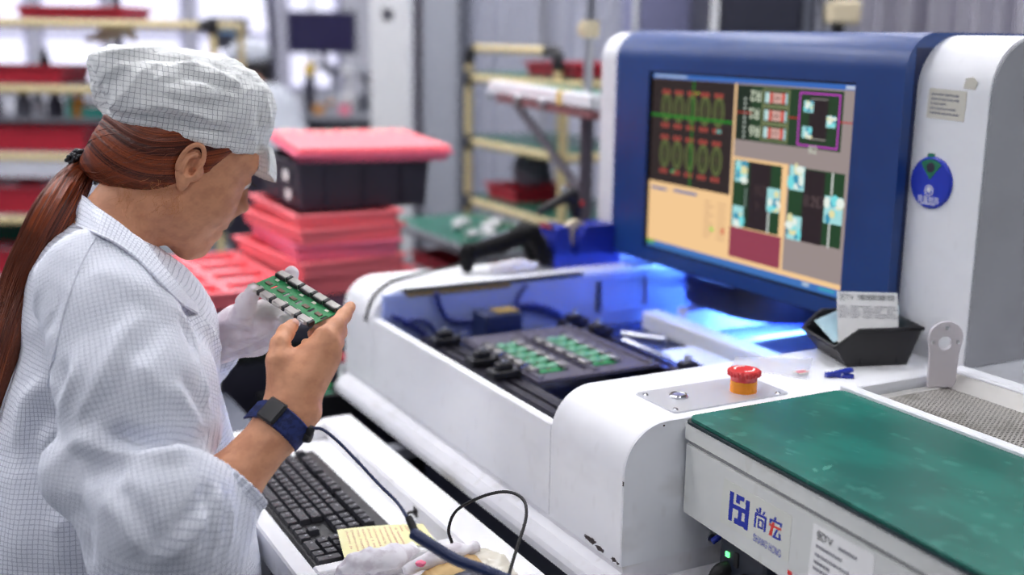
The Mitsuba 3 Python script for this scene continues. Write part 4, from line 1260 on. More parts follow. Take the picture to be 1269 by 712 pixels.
# ------------------------------------------------------------------ keyboard tray
TX0, TX1, TY0, TY1, TZ = .432, .739, 1.02, 2.022, .750
TF = .722
mat('tray_white', tex=worn(srgb(232, 232, 234), srgb(196, 194, 190), 18, .6, .9, 2.0), rough=0.4)
kt = thing('keyboard_tray', 'white pull-out keyboard tray with raised rims in front of the machine', 'tray')
part(kt, 'floor', bx(TX0 + .002, TX1 - .002, TY0 + .002, TY1 - .002, TF - .012, TF), 'tray_white')
part(kt, 'front_rim', bx(TX0, TX0 + .030, TY0, TY1, TF - .02, TZ, .003), 'tray_white')
part(kt, 'back_rim', bx(TX1 - .062, TX1, TY0, TY1, TF - .02, TZ + .002, .004), 'tray_white')
part(kt, 'end_rim', bx(TX0 + .0302, TX1 - .0622, TY1 - .034, TY1, TF, TZ, .003), 'tray_white')
part(kt, 'end_rim', bx(TX0 + .0302, TX1 - .0622, TY0, TY0 + .02, TF, TZ, .003), 'tray_white')
part(kt, 'divider', bx(TX0 + .0302, TX1 - .0622, 1.405, 1.428, TF, TZ + .0005, .002), 'tray_white')
q = at_x(515, 617, TX1 - .062)
part(kt, 'cable_port', bx(TX1 - .0632, TX1 - .060, q[1] - .008, q[1] + .008, TF + .006, TF + .021, .001), 'rubber')
q2 = at_x(443, 550, TX1 - .062)
part(kt, 'cable_port', bx(TX1 - .0626, TX1 - .060, q2[1] - .008, q2[1] + .008, TF + .006, TF + .021, .001), 'pale_grey')
part(kt, 'arm', bx(.55, .9895, 1.9, 1.94, TF - .032, TF - .0125), 'grey_steel')
part(kt, 'arm', bx(.55, .9895, 1.1, 1.14, TF - .032, TF - .0125), 'grey_steel')

kb = thing('keyboard', 'black full-size keyboard lying in the white tray', 'keyboard')
KY0, KX0 = 1.434, .470
U_ = .01905
mat('key_black', srgb(46, 46, 52), rough=0.42)
mat('key_legend', srgb(150, 150, 156), rough=0.6)
part(kb, 'case', cat_(bx(KX0, KX0 + .148, KY0, KY0 + .450, TF + .002, TF + .016, .004), bx(KX0 + .118, KX0 + .148, KY0 + .002, KY0 + .448, TF + .010, TF + .022, .004)), 'black_plastic')
part(kb, 'logo_plate', bx(KX0 + .128, KX0 + .136, KY0 + .018, KY0 + .052, TF + .0219, TF + .0225), 'ink_grey')
kc = {}
def keycap(wu, hu=1.0):
    if (wu, hu) not in kc:
        a, b, h = wu * U_ / 2 - .0007, hu * U_ / 2 - .0007, .0085
        t = .0022
        V = [[-b, -a, 0], [b, -a, 0], [b, a, 0], [-b, a, 0], [-b + t * .6, -a + t, h], [b - t, -a + t, h], [b - t, a - t, h], [-b + t * .6, a - t, h], [0, 0, h - .0007]]
        F = [[0, 1, 5], [0, 5, 4], [1, 2, 6], [1, 6, 5], [2, 3, 7], [2, 7, 6], [3, 0, 4], [3, 4, 7], [4, 5, 8], [5, 6, 8], [6, 7, 8], [7, 4, 8]]
        kc[(wu, hu)] = ply(trimesh.Trimesh(V, F, process=False), 'key_black')
    return kc[(wu, hu)]
legend = ply(bx(-.002, .0015, -.0018, .0018, 0, .0002), 'key_legend')
# u runs from the keyboard's left end (far from the camera) to the right; the row is counted from the space bar up
rows = [(0, [1.25, 1.25, 1.25, 6.25, 1.25, 1.25, 1.25, 1.25]), (1, [2.25] + [1] * 10 + [2.75]), (2, [1.75] + [1] * 11 + [2.25]), (3, [1.5] + [1] * 12 + [1.5]), (4, [1] * 13 + [2])]
def put(u, row, w, h=1.0, leg=True):
    yc = KY0 + .4415 - (u + w / 2) * U_
    xc = KX0 + .0165 + (row + (h - 1) / 2) * U_
    z = TF + .0148 + .0012 * row
    place(kb, 'key', keycap(w, h), shift(xc, yc, z))
    if leg: place(kb, 'legend', legend, shift(xc + .0025, yc + (w - 1) * U_ * .3 + .002, z + .0085))
for row, ws in rows:
    u = 0
    for w in ws: put(u, row, w, 1.0, w != 6.25); u += w
for u in [0, 2, 3, 4, 5, 6.5, 7.5, 8.5, 9.5, 11, 12, 13, 14, 15.25, 16.25, 17.25]: put(u, 5.25, 1)
for u in (15.25, 16.25, 17.25): put(u, 4, 1); put(u, 3, 1); put(u, 0, 1)
put(16.25, 1, 1)
for row in (3, 2, 1):
    for c_ in range(3): put(18.5 + c_, row if row > 1 else 1, 1)
for c_ in range(4): put(18.5 + c_, 4, 1)
put(18.5, 0, 2); put(20.5, 0, 1); put(21.5, 0, 1, 2.0); put(21.5, 2, 1, 2.0)
part(kb, 'cable', tube([[KX0 + .145, KY0 + .03, TF + .014], [KX0 + .165, KY0 + .028, TF + .014], [TX1 - .085, q[1] - .02, TF + .02], [TX1 - .061, q[1], TF + .014]], .0022, 8, 8), 'rubber', True)

# yellow note over the keyboard's end and the divider
def note_col(p, n, uv):
    return mix(srgb(242, 238, 190), srgb(236, 230, 172), fbm(p.x * 40, p.y * 40, 0.0))
mat('note_yellow', tex=mikit.proc(note_col), rough=0.8)
zn = TF + .033
c = [at_z(*p, zn)[:2] for p in ((417.6, 657), (524, 646), (540, 668), (428, 697.5))]
g = np.zeros((16, 8, 3))
for i in range(16):
    for j in range(8):
        u, v = i / 15, j / 7
        p = (1 - u) * (1 - v) * c[0] + u * (1 - v) * c[1] + u * v * c[2] + (1 - u) * v * c[3]
        g[i, j] = [p[0], p[1], zn + .003 * math.sin(u * 2.6 + .4) - .004 * u]
k = thing('yellow_note', 'yellow paper note with rows of small red printing across the end of the keyboard', 'note')
part(k, 'paper', solid_sheet(g, .0005), 'note_yellow', 40)
mat('note_ink', srgb(206, 150, 130), rough=0.8)
dots = []
r5 = np.random.default_rng(9)
for i in range(12):
    for j in range(15):
        u, v = .1 + i * .062, .10 + j * .055
        if v > .35 + .6 * (i / 12 < .8) or r5.random() < .12: continue
        p = (1 - u) * (1 - v) * c[0] + u * (1 - v) * c[1] + u * v * c[2] + (1 - u) * v * c[3]
        z = zn + .003 * math.sin(u * 2.6 + .4) - .004 * u + .0004
        dots.append(moved(bx(-.0017, .0013, -.0010, .0010, 0, .0002), shift(p[0], p[1], z, -.4)))
part(k, 'print', cat_(*dots), 'note_ink')

# things in the near pocket of the tray
mat('glove_cloth', tex=scuff(srgb(228, 226, 230), srgb(206, 200, 206), 60, .4, .7), rough=0.85)
mat('kraft', tex=scuff(srgb(196, 164, 112), srgb(150, 118, 74), 40, .4, .7), rough=0.7)
mat('dark_foil', tex=scuff(srgb(86, 90, 112), srgb(40, 42, 58), 30, .4, .6), rough=0.35, metallic=.3)
mat('cellophane', srgb(206, 200, 184), rough=0.2, spec=.7)
def crumple(path, w, h, amp, seed, n=46, k=16):
    """A crumpled strip of cloth, doubled over: a closed flat tube along the path with folds."""
    p = smooth_path(path, 12); t = np.linspace(0, 1, len(p))
    d = np.gradient(p, axis=0); d /= np.linalg.norm(d, axis=1, keepdims=True)
    s = np.cross(d, [0, 0, 1.0]); s /= np.linalg.norm(s, axis=1, keepdims=True)
    a = np.arange(k) * 2 * math.pi / k
    V = []
    for i in range(len(p)):
        e = math.sin(math.pi * min(1, max(0, .06 + .88 * t[i]))) ** .5
        for b in a:
            q = p[i] + s[i] * math.cos(b) * w * e + np.array([0, 0, math.sin(b) * h * e])
            f = meshkit.fbm(q * 55 + seed, 3) - .5
            V.append(q + amp * f * np.array([.5, .5, 1]))
    m = len(p); i = np.arange(m * k).reshape(m, k); j = np.roll(i, -1, 1)
    F = np.stack([i[:-1], j[:-1], j[1:], i[1:]], -1).reshape(-1, 4)
    c0, c1 = len(V), len(V) + 1; V += [np.mean(V[:k], 0), np.mean(V[-k:], 0)]
    F = np.vstack([F[:, [0, 1, 2]], F[:, [0, 2, 3]], np.stack([np.full(k, c0), np.roll(np.arange(k), -1), np.arange(k)], 1), np.stack([np.full(k, c1), np.arange(k) + (m - 1) * k, np.roll(np.arange(k), -1) + (m - 1) * k], 1)])
    M_ = trimesh.Trimesh(np.array(V), F, process=False)
    if M_.volume < 0: M_.invert()
    return M_
def pz(px, py, z): return at_z(px, py, z)
solo('cloth_glove', crumple([pz(420, 712, .757), pz(440, 700, .764), pz(480, 690, .768), pz(515, 676, .76)], .022, .014, .018, 3.0), 'glove_cloth', 'white cloth glove lying crumpled under the edge of the yellow note', 'glove', smooth=True)
solo('cloth_glove', crumple([pz(500, 706, .765), pz(530, 694, .772), pz(565, 684, .774), pz(592, 676, .768)], .013, .012, .012, 8.0), 'glove_cloth', 'white cloth glove lying under the thick blue coiled cord', 'glove', smooth=True)
solo('packing_pouch', crumple([pz(515, 730, .75), pz(545, 716, .757), pz(580, 704, .76), pz(600, 700, .757)], .03, .013, .014, 5.0), 'kraft', 'brown paper pouch crumpled in the tray pocket under the coiled cord', 'pouch', smooth=True)
solo('foil_bag', crumple([pz(540, 742, .755), pz(570, 722, .765), pz(604, 716, .763), pz(625, 716, .757)], .02, .013, .012, 15.0), 'dark_foil', 'dark blue-grey foil bag at the bottom edge of the picture', 'bag', smooth=True)
solo('cellophane_bag', crumple([pz(575, 690, .747), pz(592, 688, .755), pz(612, 700, .755), pz(635, 716, .750)], .026, .010, .014, 25.0), 'cellophane', 'glossy cellophane bag beside the coiled cord in the tray pocket', 'bag', smooth=True)
solo('pink_tag', lump((.007, .006, .004), 4), 'rose_tray', 'tiny pink tag on the white glove in the tray pocket', 'tag', smooth=True)
_pt = pz(521, 698, .784)
scene['pink_tag']['to_world'] = T4(shift(*_pt).tolist())
k = thing('loop_cable', 'thin black cable standing up in a loop over the near rim of the tray', 'cable')
lp_ = [(560, 672, 1.575), (556, 655, 1.57), (566, 632, 1.565), (597, 615, 1.545), (627, 609, 1.515), (648, 618, 1.48), (652, 640, 1.45), (642, 674, 1.42), (634, 700, 1.40), (626, 730, 1.38)]
scene[k] = ply(tube([at_depth(*p) for p in lp_], .0021, 8, 8), 'rubber', True)


# ------------------------------------------------------------------ on the far deck of the machine
DZ = MZ + .0006
k = thing('barcode_scanner', 'black hand-held barcode scanner lying on the far deck of the machine', 'scanner')
def fy(x, y, Y=2.185): return at_y(x, y, Y)
g = Field((1.05, 2.10, .96), (1.33, 2.27, 1.09), .0035)
h0, h1, h2 = fy(582, 313), fy(618, 303), fy(652, 289)
h0[2] = max(h0[2], DZ + .0205)
g.cone(h0, h1, .0185, .0195, .008); g.cone(h1, h2, .0195, .0235, .008)
g.cone(h0 + [-.004, 0, .004], h0 + [-.008, 0, -.006], .0165, .0135, .01)
n0 = fy(654, 285); n1 = fy(668, 317); n1[2] = max(n1[2], DZ + .0195)
g.cone(h0 + [0, 0, .0], [h0[0] - .006, h0[1], DZ + .0145], .0165, .0135, .008)
for s in (-.022, .022): g.cone(n0 + [0, s, 0], n1 + [0, s * 1.25, 0], .0165, .0185, .012)
mat('gun_black', srgb(13, 13, 15), rough=.6, spec=.15)
part(k, 'body', relax(g.mesh()), 'gun_black', True)
ax = (n1 - n0) / np.linalg.norm(n1 - n0); wn = np.cross(ax, [0, 1.0, 0]); wn /= np.linalg.norm(wn); wn = wn if wn[0] > 0 else -wn
part(k, 'window', prism(rrect(.040, .050, .010), .003, axes((n0 + n1) / 2 + wn * .0180 + ax * .004, ax, np.cross(wn, ax), wn)), 'slate_paint', label='grey scan window')
part(k, 'trigger', moved(lump((.012, .007, .004), 2), shift(*(fy(634, 303) + [0, -.008, .008]))), 'dark_plastic', True)
part(k, 'sheen_strip', moved(bx(-.035, .035, -.006, .006, 0, .0025, .001), axes(fy(614, 303) + [0, 0, .0185], (h2 - h0) / np.linalg.norm(h2 - h0), (0, 1, 0), np.cross((h2 - h0) / np.linalg.norm(h2 - h0), (0, 1, 0)))), 'slate_paint')  # lighter strip that stands in for the gloss highlight along the handle
cp_ = [h0 + [-.012, 0, 0], fy(545, 318), [.99, 2.19, DZ + .012], [.90, 2.17, DZ + .004], [.865, 2.145, .9725], [.829, 2.13, .952], [.8115, 2.13, .905]]
cp_[1] = np.array([1.05, 2.19, DZ + .02])
part(k, 'cable', tube(np.array(cp_), .0032, 8, 8), 'rubber', True, label='black cable running over the rounded edge')
solo('wiping_cloth', crumple([(1.105, 2.150, DZ + .012), (1.14, 2.148, DZ + .0165), (1.18, 2.148, DZ + .0165), (1.215, 2.146, DZ + .012)], .018, .013, .008, 2.0), 'glove_cloth', 'white wiping cloth lying in front of the black barcode scanner', 'cloth', smooth=True)
k = thing('tape_dispenser', 'blue desk tape dispenser on the far deck beside the left white pillar', 'dispenser')
tp = Polygon([(1.262, DZ), (1.262, 1.032), (1.270, 1.058), (1.300, 1.062), (1.306, 1.02), (1.310, .998), (1.322, .998), (1.328, 1.03), (1.345, 1.060), (1.418, 1.060), (1.432, 1.05), (1.434, DZ)]).buffer(-.004).buffer(.004)
part(k, 'body', prism_y(tp, 2.150, 2.225), 'blue_plastic', 25)
part(k, 'tape_roll', cat_(lathe([[.012, -.009], [.030, -.009], [.030, .009], [.012, .009], [.012, -.009]], (1.338, 2.187, 1.040), (0, 1, 0), 32)), 'cream_plastic', 30, label='yellowish tape roll')
part(k, 'blade', bx(1.262, 1.266, 2.16, 2.215, 1.055, 1.066), 'chrome')
k = thing('handset', 'black handset on its stand behind the blue tape dispenser', 'handset')
a, b = at_y(668, 262, 2.245), at_y(709, 240, 2.245)
g = Field((a[0] - .05, 2.2, .96), (b[0] + .06, 2.275, b[2] + .05), .004)
g.cone(a + [0, 0, 0], b, .008, .013, .01); g.cone(b, b + [.012, 0, -.03], .014, .014, .01); g.cone(b + [.012, 0, -.03], [b[0] + .014, 2.245, DZ + .012], .012, .010, .01)
g.cone([b[0] - .01, 2.245, DZ + .009], [b[0] + .03, 2.245, DZ + .009], .009, .009, .01)
part(k, 'body', relax(g.mesh()), 'black_plastic', True)
part(k, 'knob', lump((.007, .007, .007), 1), 'chrome', True)
scene[k + '__knob']['to_world'] = T4(shift(*(at_y(698, 234, 2.235))).tolist())
part(k, 'red_button', lump((.006, .006, .008), 2), 'red_button', True)
scene[k + '__red_button']['to_world'] = T4(shift(*(at_y(721, 252, 2.232))).tolist())

# ------------------------------------------------------------------ table with the tray pile
WT = .83
k = thing('work_table', 'black work table carrying the red trays behind the operator', 'table')
part(k, 'top', bx(.50, 1.30, 2.44, 3.36, WT - .04, WT, .004), 'dark_plastic')
for x in (.53, 1.27):
    for y in (2.47, 3.33): part(k, 'leg', bx(x - .02, x + .02, y - .02, y + .02, 0, WT - .041, .003), 'black_plastic')
part(k, 'cabinet', bx(.57, 1.23, 2.50, 3.29, .10, WT - .042, .004), 'black_plastic')  # black block added so the open space under the table looks dark
part(k, 'dark_front', bx(.58, 1.22, 2.488, 2.499, .45, .74, .003), 'dark_plastic')  # dark front of the added block, no real drawer


def put_tray(lab, x, y, z, w, d, h, m, rot=0.0, cells=(0, 0), tilt=0.0, name='tray', fill=0):
    k = thing(name, lab, 'tray')
    M = shift(x, y, z, rot) @ trimesh.transformations.rotation_matrix(tilt, [0, 1, 0])
    part(k, 'shell', moved(tray_mesh(w, d, h, flare=.006, cells=cells), M), m)
    if fill:
        nx_, ny_ = max(1, cells[0]), max(1, cells[1])
        for i in range(nx_):
            for j in range(ny_):
                part(k, 'pocket_card', moved(bx(-w / nx_ * .3, w / nx_ * .3, -d / ny_ * .28, d / ny_ * .28, 0, .004, .001), M @ shift(-w / 2 + w * (i + .5) / nx_, -d / 2 + d * (j + .5) / ny_, h * .5)), 'pale_grey')
    return k


put_tray('wide pink tray with grey cards in its eight pockets beside the tray pile', .672, 2.90, WT + .0005, .30, .50, .042, 'pink_tray', 0.02, (2, 4), 0, 'pocket_tray', 1)
zs = WT + .0005
pile = [('lowest pink tray of the pile under the black crate', 1.005, 2.93, .30, .46, .05, 'pink_tray', .05), ('second pink tray from the bottom of the pile, shifted to the left', .975, 2.91, .275, .46, .040, 'pink_tray', .09),
        ('rose pink tray in the middle of the pile under the black crate', .985, 2.90, .265, .44, .042, 'rose_tray', -.02), ('second pink tray from the top of the pile under the black crate', .98, 2.90, .27, .44, .038, 'pink_tray', .06),
        ('topmost pink tray of the pile directly under the black crate', .99, 2.90, .265, .43, .034, 'pink_tray', -.02)]
for lab, x, y, w, d, h, m, rot in pile:
    put_tray(lab, x, y, zs, w, d, h, m, rot); zs += h + .0006
ZC = zs
k = thing('crate', 'black plastic crate between the pink tray pile and the two pink lids', 'crate')
CM = shift(1.055, 2.925, ZC, -.03)
part(k, 'shell', moved(tray_mesh(.345, .38, .118, t=.004, flare=.008, lip=.006), CM), 'dark_plastic')
for x in (-.10, 0, .10): part(k, 'rib', moved(bx(x - .004, x + .004, -.196, -.184, .01, .108, .001), CM), 'dark_plastic')
for y, z in ((-.09, .08), (-.11, .035)): part(k, 'tag', moved(bx(-.1795, -.176, y - .02, y + .02, z - .012, z + .012), CM), 'paper_white', label='white tag')
ZL = ZC + .1190
put_tray('rose pink tray lying as a lid on the black crate under another lid', 1.115, 2.985, ZL, .385, .54, .023, 'rose_tray', -.17, (0, 0), 0, 'lid_tray')
k = thing('lid_tray', 'pink tray turned over as the topmost lid of the tray pile', 'tray')
M = shift(1.12, 2.99, ZL + .0236, -.17)
part(k, 'plate', moved(cat_(bx(-.197, .197, -.275, .275, .004, .013, .004), bx(-.192, .192, -.27, .27, 0, .005)), M), 'pink_tray')
r_ = np.random.default_rng(5)
for i in range(9):
    q = (M @ np.array([-.16 + .04 * i, .16 + .1 * r_.random() - .04 * (i > 5), .0132, 1]))[:3]
    kk = thing('loose_part', f"small pale loose part on the topmost pink lid, {('first', 'second', 'third', 'fourth', 'fifth', 'sixth', 'seventh', 'eighth', 'last')[i]} from the left", 'part', 'loose parts on the topmost pink lid')
    scene[kk] = ply(moved(bx(-.012, .012, -.007, .007, 0, .006, .002), shift(*q, 3 * r_.random())), 'ceramic_white')

# dark cabinet beyond the operator's face
k = thing('tall_cabinet', "tall black cabinet standing behind the operator's face", 'cabinet')
M = local(along(3.75, 309))
part(k, 'body', moved(bx(-.07, .075, 0, .3, .03, 1.06, .004), M), 'black_plastic')
part(k, 'door', moved(bx(-.064, .07, -.012, -.0005, .06, 1.03, .003), M), 'dark_plastic')
part(k, 'foot', moved(bx(-.06, .065, .02, .28, 0, .03), M), 'rubber')
k = thing('green_crate', 'dark green crate on the bottom shelf of the pipe rack', 'crate')
M = RM @ shift(rx(-10), .335, levels[4] + .0215)
part(k, 'shell', moved(tray_mesh(.27, .16, .17, flare=.01), M), 'green_mat')
part(k, 'rib', moved(bx(-.12, .12, -.088, -.078, .08, .09), M), 'green_mat')

# low cart, canister
k = thing('side_table', 'grey-topped side table at the far end of the keyboard tray', 'table')
part(k, 'top', bx(.30, .600, 2.05, 2.42, .672, .70, .004), 'slate_paint')
for x in (.33, .57):
    for y in (2.08, 2.39): part(k, 'leg', bx(x - .015, x + .015, y - .015, y + .015, 0, .6715), 'grey_steel')
k = thing('canister', 'white canister with a yellow top standing on the grey side table', 'canister')
q = at_z(291, 478, .7005)
part(k, 'body', lathe([[0, 0], [.026, 0], [.027, .003], [.027, .085], [0, .085]], (.545, 2.375, .7005), n=28), 'white_plastic', 30)
part(k, 'band', lathe([[0, .0855], [.0275, .0855], [.0275, .112], [.022, .118], [0, .118]], (.545, 2.375, .7005), n=28), 'yellow_plastic', 30, label='yellow top')
part(k, 'label', lathe([[.0272, .02], [.0276, .02], [.0276, .07], [.0272, .07]], (.545, 2.375, .7005), n=28), 'paper_white')
k = thing('low_cart', 'low black cart with a tray of green boards at the left end of the machine', 'cart')
part(k, 'top', bx(.665, .90, 2.285, 2.43, .672, .69, .003), 'black_plastic')
part(k, 'edge', bx(.665, .90, 2.279, 2.2845, .665, .71, .002), 'black_plastic')
for x in (.68, .885):
    for y in (2.30, 2.415): part(k, 'leg', bx(x - .01, x + .01, y - .01, y + .01, 0, .6715), 'black_plastic')
part(k, 'post', bx(.816, .846, 2.287, 2.31, .6905, .775, .003), 'white_plastic', label='pinkish white post')
part(k, 'post_cap', bx(.81, .852, 2.285, 2.315, .7755, .79, .003), 'red_tray', label='red cap')
for i in range(3):
    solo('scrap_board', cat_(bx(.69 + .012 * i, .80 + .004 * i, 2.30 + .012 * i, 2.40, .6905 + .011 * i, .6925 + .011 * i), *[bx(.70 + .02 * j, .71 + .02 * j, 2.315 + .02 * ((j * 7 + i) % 4), 2.327 + .02 * ((j * 7 + i) % 4), .692 + .011 * i, .6985 + .011 * i) for j in range(5)]),
         'pcb_green' if i % 2 == 0 else 'pcb_pale', ('lowest', 'middle', 'topmost')[i] + ' green scrap board of the small stack on the low black cart', 'circuit board')

# green-topped table behind the scanner
k = thing('assembly_table', 'green-topped assembly table with white parts on it behind the barcode scanner', 'table')
part(k, 'top', bx(1.48, 1.845, 2.96, 3.66, .822, .85, .003), 'grey_steel')
part(k, 'rubber_mat', bx(1.492, 1.835, 2.972, 3.65, .8503, .853), 'green_mat')
for x in (1.50, 1.825):
    for y in (2.98, 3.64): part(k, 'leg', bx(x - .018, x + .018, y - .018, y + .018, 0, .8215, .002), 'grey_steel')
part(k, 'shelf', bx(1.50, 1.825, 2.99, 3.63, .62, .635), 'grey_steel')
put_tray('dark red tray on the shelf under the green assembly table', 1.66, 3.3, .6355, .27, .5, .12, 'red_tray', 0, (0, 0), 0, 'red_tray')
for i in range(9):
    x, y = 1.56 + .026 * i + .02 * r_.random(), 3.25 + .12 * r_.random() + (.06 if i % 2 else -.08)
    solo('white_part', moved(lump((.026, .018, .014), i + 1.5), shift(x, y, .866, i)), 'white_plastic', f"small white part on the green assembly table, {('first', 'second', 'third', 'fourth', 'fifth', 'sixth', 'seventh', 'eighth', 'last')[i]} from the left", 'part', 'white parts on the green assembly table', smooth=True)

# pipe trolley
TXf, TXb, TYl, TYr = 1.885, 2.275, 3.85, 3.17
k = thing('pipe_trolley', 'ivory pipe trolley with three green shelves behind the scanner', 'trolley')
lv = [1.318, 1.088, .868]
for x in (TXf, TXb):
    for y in (TYl, TYr):
        part(k, 'post', cyl([x, y, .07], [x, y, 1.385 if (x == TXf and y == TYl) else 1.30], .0145, 12), 'ivory_pipe', True)
        part(k, 'wheel', cat_(cyl([x - .012, y, .035], [x + .012, y, .035], .034, 20), cyl([x, y, .05], [x, y, .075], .012, 10)), 'rubber', 30)
for z in lv:
    for a, b in (((TXf, TYl), (TXf, TYr)), ((TXb, TYl), (TXb, TYr)), ((TXf, TYl), (TXb, TYl)), ((TXf, TYr), (TXb, TYr))):
        part(k, 'beam', cyl([*a, z], [*b, z], .0145, 12), 'ivory_pipe', True)
    part(k, 'joint', cat_(cyl([TXf, TYl, z - .025], [TXf, TYl, z + .025], .02, 12), cyl([TXf, TYl, z], [TXf, TYl - .04, z], .02, 12)), 'black_plastic', True)
    part(k, 'shelf', bx(TXf + .01, TXb - .01, TYr + .01, TYl - .01, z + .0148, z + .022), 'green_mat')
part(k, 'elbow', tube([[TXf, TYl, 1.37], [TXf, TYl, 1.40], [TXf, TYl - .012, 1.418], [TXf, TYl - .03, 1.424], [TXf, TYl - .06, 1.424]], .019, 12, 4), 'black_plastic', True)
part(k, 'handle', cyl([TXf, TYl - .05, 1.424], [TXf, 3.28, 1.424], .0135, 12), 'ivory_pipe', True)
part(k, 'elbow', tube([[TXf, 3.28, 1.424], [TXf, 3.25, 1.424], [TXf, 3.225, 1.418], [TXf, 3.212, 1.40], [TXf, 3.21, 1.365]], .019, 12, 4), 'black_plastic', True)
part(k, 'handle_post', cyl([TXf, 3.21, 1.33], [TXf, 3.21, 1.37], .0135, 12), 'ivory_pipe', True)
put_tray('red tray on the top shelf of the pipe trolley, left of the chrome pole', 2.06, 3.40, lv[0] + .0222, .24, .24, .045, 'red_tray', 0, (0, 0), 0, 'red_tray')
put_tray('red tray on the top shelf of the pipe trolley, right of the chrome pole', 2.06, 3.22, lv[0] + .0222, .24, .07, .045, 'red_tray', 0, (0, 0), 0, 'red_tray')
put_tray('red tray with a dark grey bundle on the lowest shelf of the pipe trolley', 2.05, 3.68, lv[2] + .0222, .24, .22, .05, 'red_tray', 0, (0, 0), 0, 'red_tray')
solo('grey_bundle', moved(lump((.07, .08, .07), 7, 3), shift(2.06, 3.68, lv[2] + .122)), 'slate_paint', 'dark grey bundle heaped in the red tray on the lowest trolley shelf', 'bundle', smooth=True)

# shelf stand with the white profile edge and the chrome pole
a, b = at_depth(612, 104, 3.55), at_depth(738, 130, 2.75)
zt = (a[2] + b[2]) / 2; a[2] = b[2] = zt
dv = (b - a) / np.linalg.norm(b - a); L = float(np.linalg.norm(b - a)); sv = np.array([-dv[1], dv[0], 0]); sv = sv if sv[0] > 0 else -sv
SMx = axes(a, dv, sv, np.cross(dv, sv)) if np.cross(dv, sv)[2] > 0 else axes(a, dv, -sv, np.cross(dv, -sv))
sg = 1 if np.cross(dv, sv)[2] > 0 else -1
k = thing('shelf_stand', 'aluminium shelf stand with a white edge profile and a tall chrome pole', 'stand')
part(k, 'edge_profile', moved(bx(0, L, -.016, .016, -.017, .017, .004), SMx), 'white_paint', label='white edge profile')
part(k, 'board', moved(bx(.02, L, sg * .017, sg * .19, -.004, .008), SMx), 'green_mat', label='green shelf board')
part(k, 'lower_rail', moved(bx(.06, L, -.012, .012, -.042, -.022, .002), SMx), 'brown_steel', label='brown lower rail')
for t in (.02, .30, .52): part(k, 'end_bolt', moved(lathe([[0, .012], [.012, .008], [.015, 0], [0, 0]], (t, -sg * .0 - .016, -.024), (0, -1, 0), 16), SMx), 'chrome', 30)
part(k, 'yellow_clip', moved(bx(L * .74, L * .77, -.020, .018, -.019, .0185, .002), SMx), 'yellow_plastic')
pp = at_depth(714, 150, 2.93); pp = np.array([pp[0], pp[1], 0]) + sv * .03
part(k, 'post', cyl([pp[0], pp[1], .012], [pp[0], pp[1], zt - .02], .017, 16), 'post_steel', True)
part(k, 'pole', cyl([pp[0], pp[1], zt - .02], [pp[0], pp[1], 2.5], .0125, 16), 'chrome', True)
part(k, 'pole_clamp', cat_(cyl([pp[0], pp[1], 1.468], [pp[0], pp[1], 1.51], .024, 20), bx(pp[0] - .03, pp[0], pp[1] - .012, pp[1] + .012, 1.475, 1.503, .003)), 'cream_plastic', 30, label='cream clamp on the pole')
part(k, 'brace', tube([a + dv * L * .28 + [0, 0, -.045], [pp[0] - .005, pp[1] + .01, zt - .24]], .012, 10), 'post_steel', True)
part(k, 'base_plate', cyl([pp[0], pp[1], 0], [pp[0], pp[1], .012], .16, 24), 'post_steel')

# ------------------------------------------------------------------ far workbench, screens and the second worker
BD = 7.0
BM_ = local(along(BD, 400))
def bpx(px): return (px - 400) * BD / FOC
def bpz(py): return 1.47 - (py - 43) * BD / FOC
BT = bpz(140)
k = thing('workbench', 'long grey workbench in front of the added glowing wall panels with dark space under it', 'workbench')
part(k, 'top', moved(bx(bpx(250), bpx(474), -.05, .6, BT - .04, BT, .005), BM_), 'grey_steel')
part(k, 'back_panel', moved(bx(bpx(250), bpx(474), .5, .53, .1, BT - .041), BM_), 'dark_paint')
for px in (258, 360, 466): part(k, 'leg', moved(bx(bpx(px) - .025, bpx(px) + .025, 0, .05, 0, BT - .0405), BM_), 'grey_steel')
part(k, 'cabinet', moved(bx(bpx(392), bpx(462), .02, .49, .05, BT - .042), BM_), 'dark_paint')
part(k, 'upright', moved(bx(bpx(368), bpx(374), .52, .56, BT, 2.1), BM_), 'white_plastic')
part(k, 'upright', moved(bx(bpx(450), bpx(456), .52, .56, BT, 2.1), BM_), 'white_plastic')
part(k, 'shelf', moved(bx(bpx(366), bpx(470), .40, .515, bpz(88), bpz(84)), BM_), 'pale_grey')
def monitor(lab, x0, x1, y0, y1, off, m, zb=None):
    zb = BT if zb is None else zb
    k = thing('monitor', lab, 'monitor')
    fx = lambda px: ((px - 634.5) * (BD + off) - (400 - 634.5) * BD) / FOC
    fz = lambda py: 1.47 - (py - 43) * (BD + off) / FOC
    a, b, c, d = fx(x0), fx(x1), fz(y1), fz(y0)
    part(k, 'case', moved(bx(a, b, off, off + .05, c, d, .006), BM_), 'dark_paint')
    part(k, 'screen', moved(bx(a + .012, b - .012, off - .003, off + .001, c + .014, d - .012), BM_), m)
    mid = (a + b) / 2
    part(k, 'stand', moved(bx(mid - .02, mid + .02, off + .051, off + .08, zb + .0126, (c + d) / 2), BM_), 'black_plastic')
    part(k, 'base', moved(bx(mid - .05, mid + .05, off - .05, off + .11, zb + .0005, zb + .0125, .002), BM_), 'black_plastic')
    return k
monitor('dark violet monitor switched off above the far workbench', 360, 443, 17, 67, .455, 'off_screen', bpz(84))
k = monitor('small control monitor with a pale blue strip left of the second worker', 266, 312, 26, 64, .1, 'dark_paint')
mat('strip_blue', srgb(110, 160, 206), rough=.4)
part(k, 'blue_strip', moved(bx(bpx(275), bpx(304), .0955, .0975, bpz(44), bpz(34)), BM_), 'strip_blue')
k = thing('flexible_arm', 'black flexible arm hanging down beside the small control monitor', 'arm')
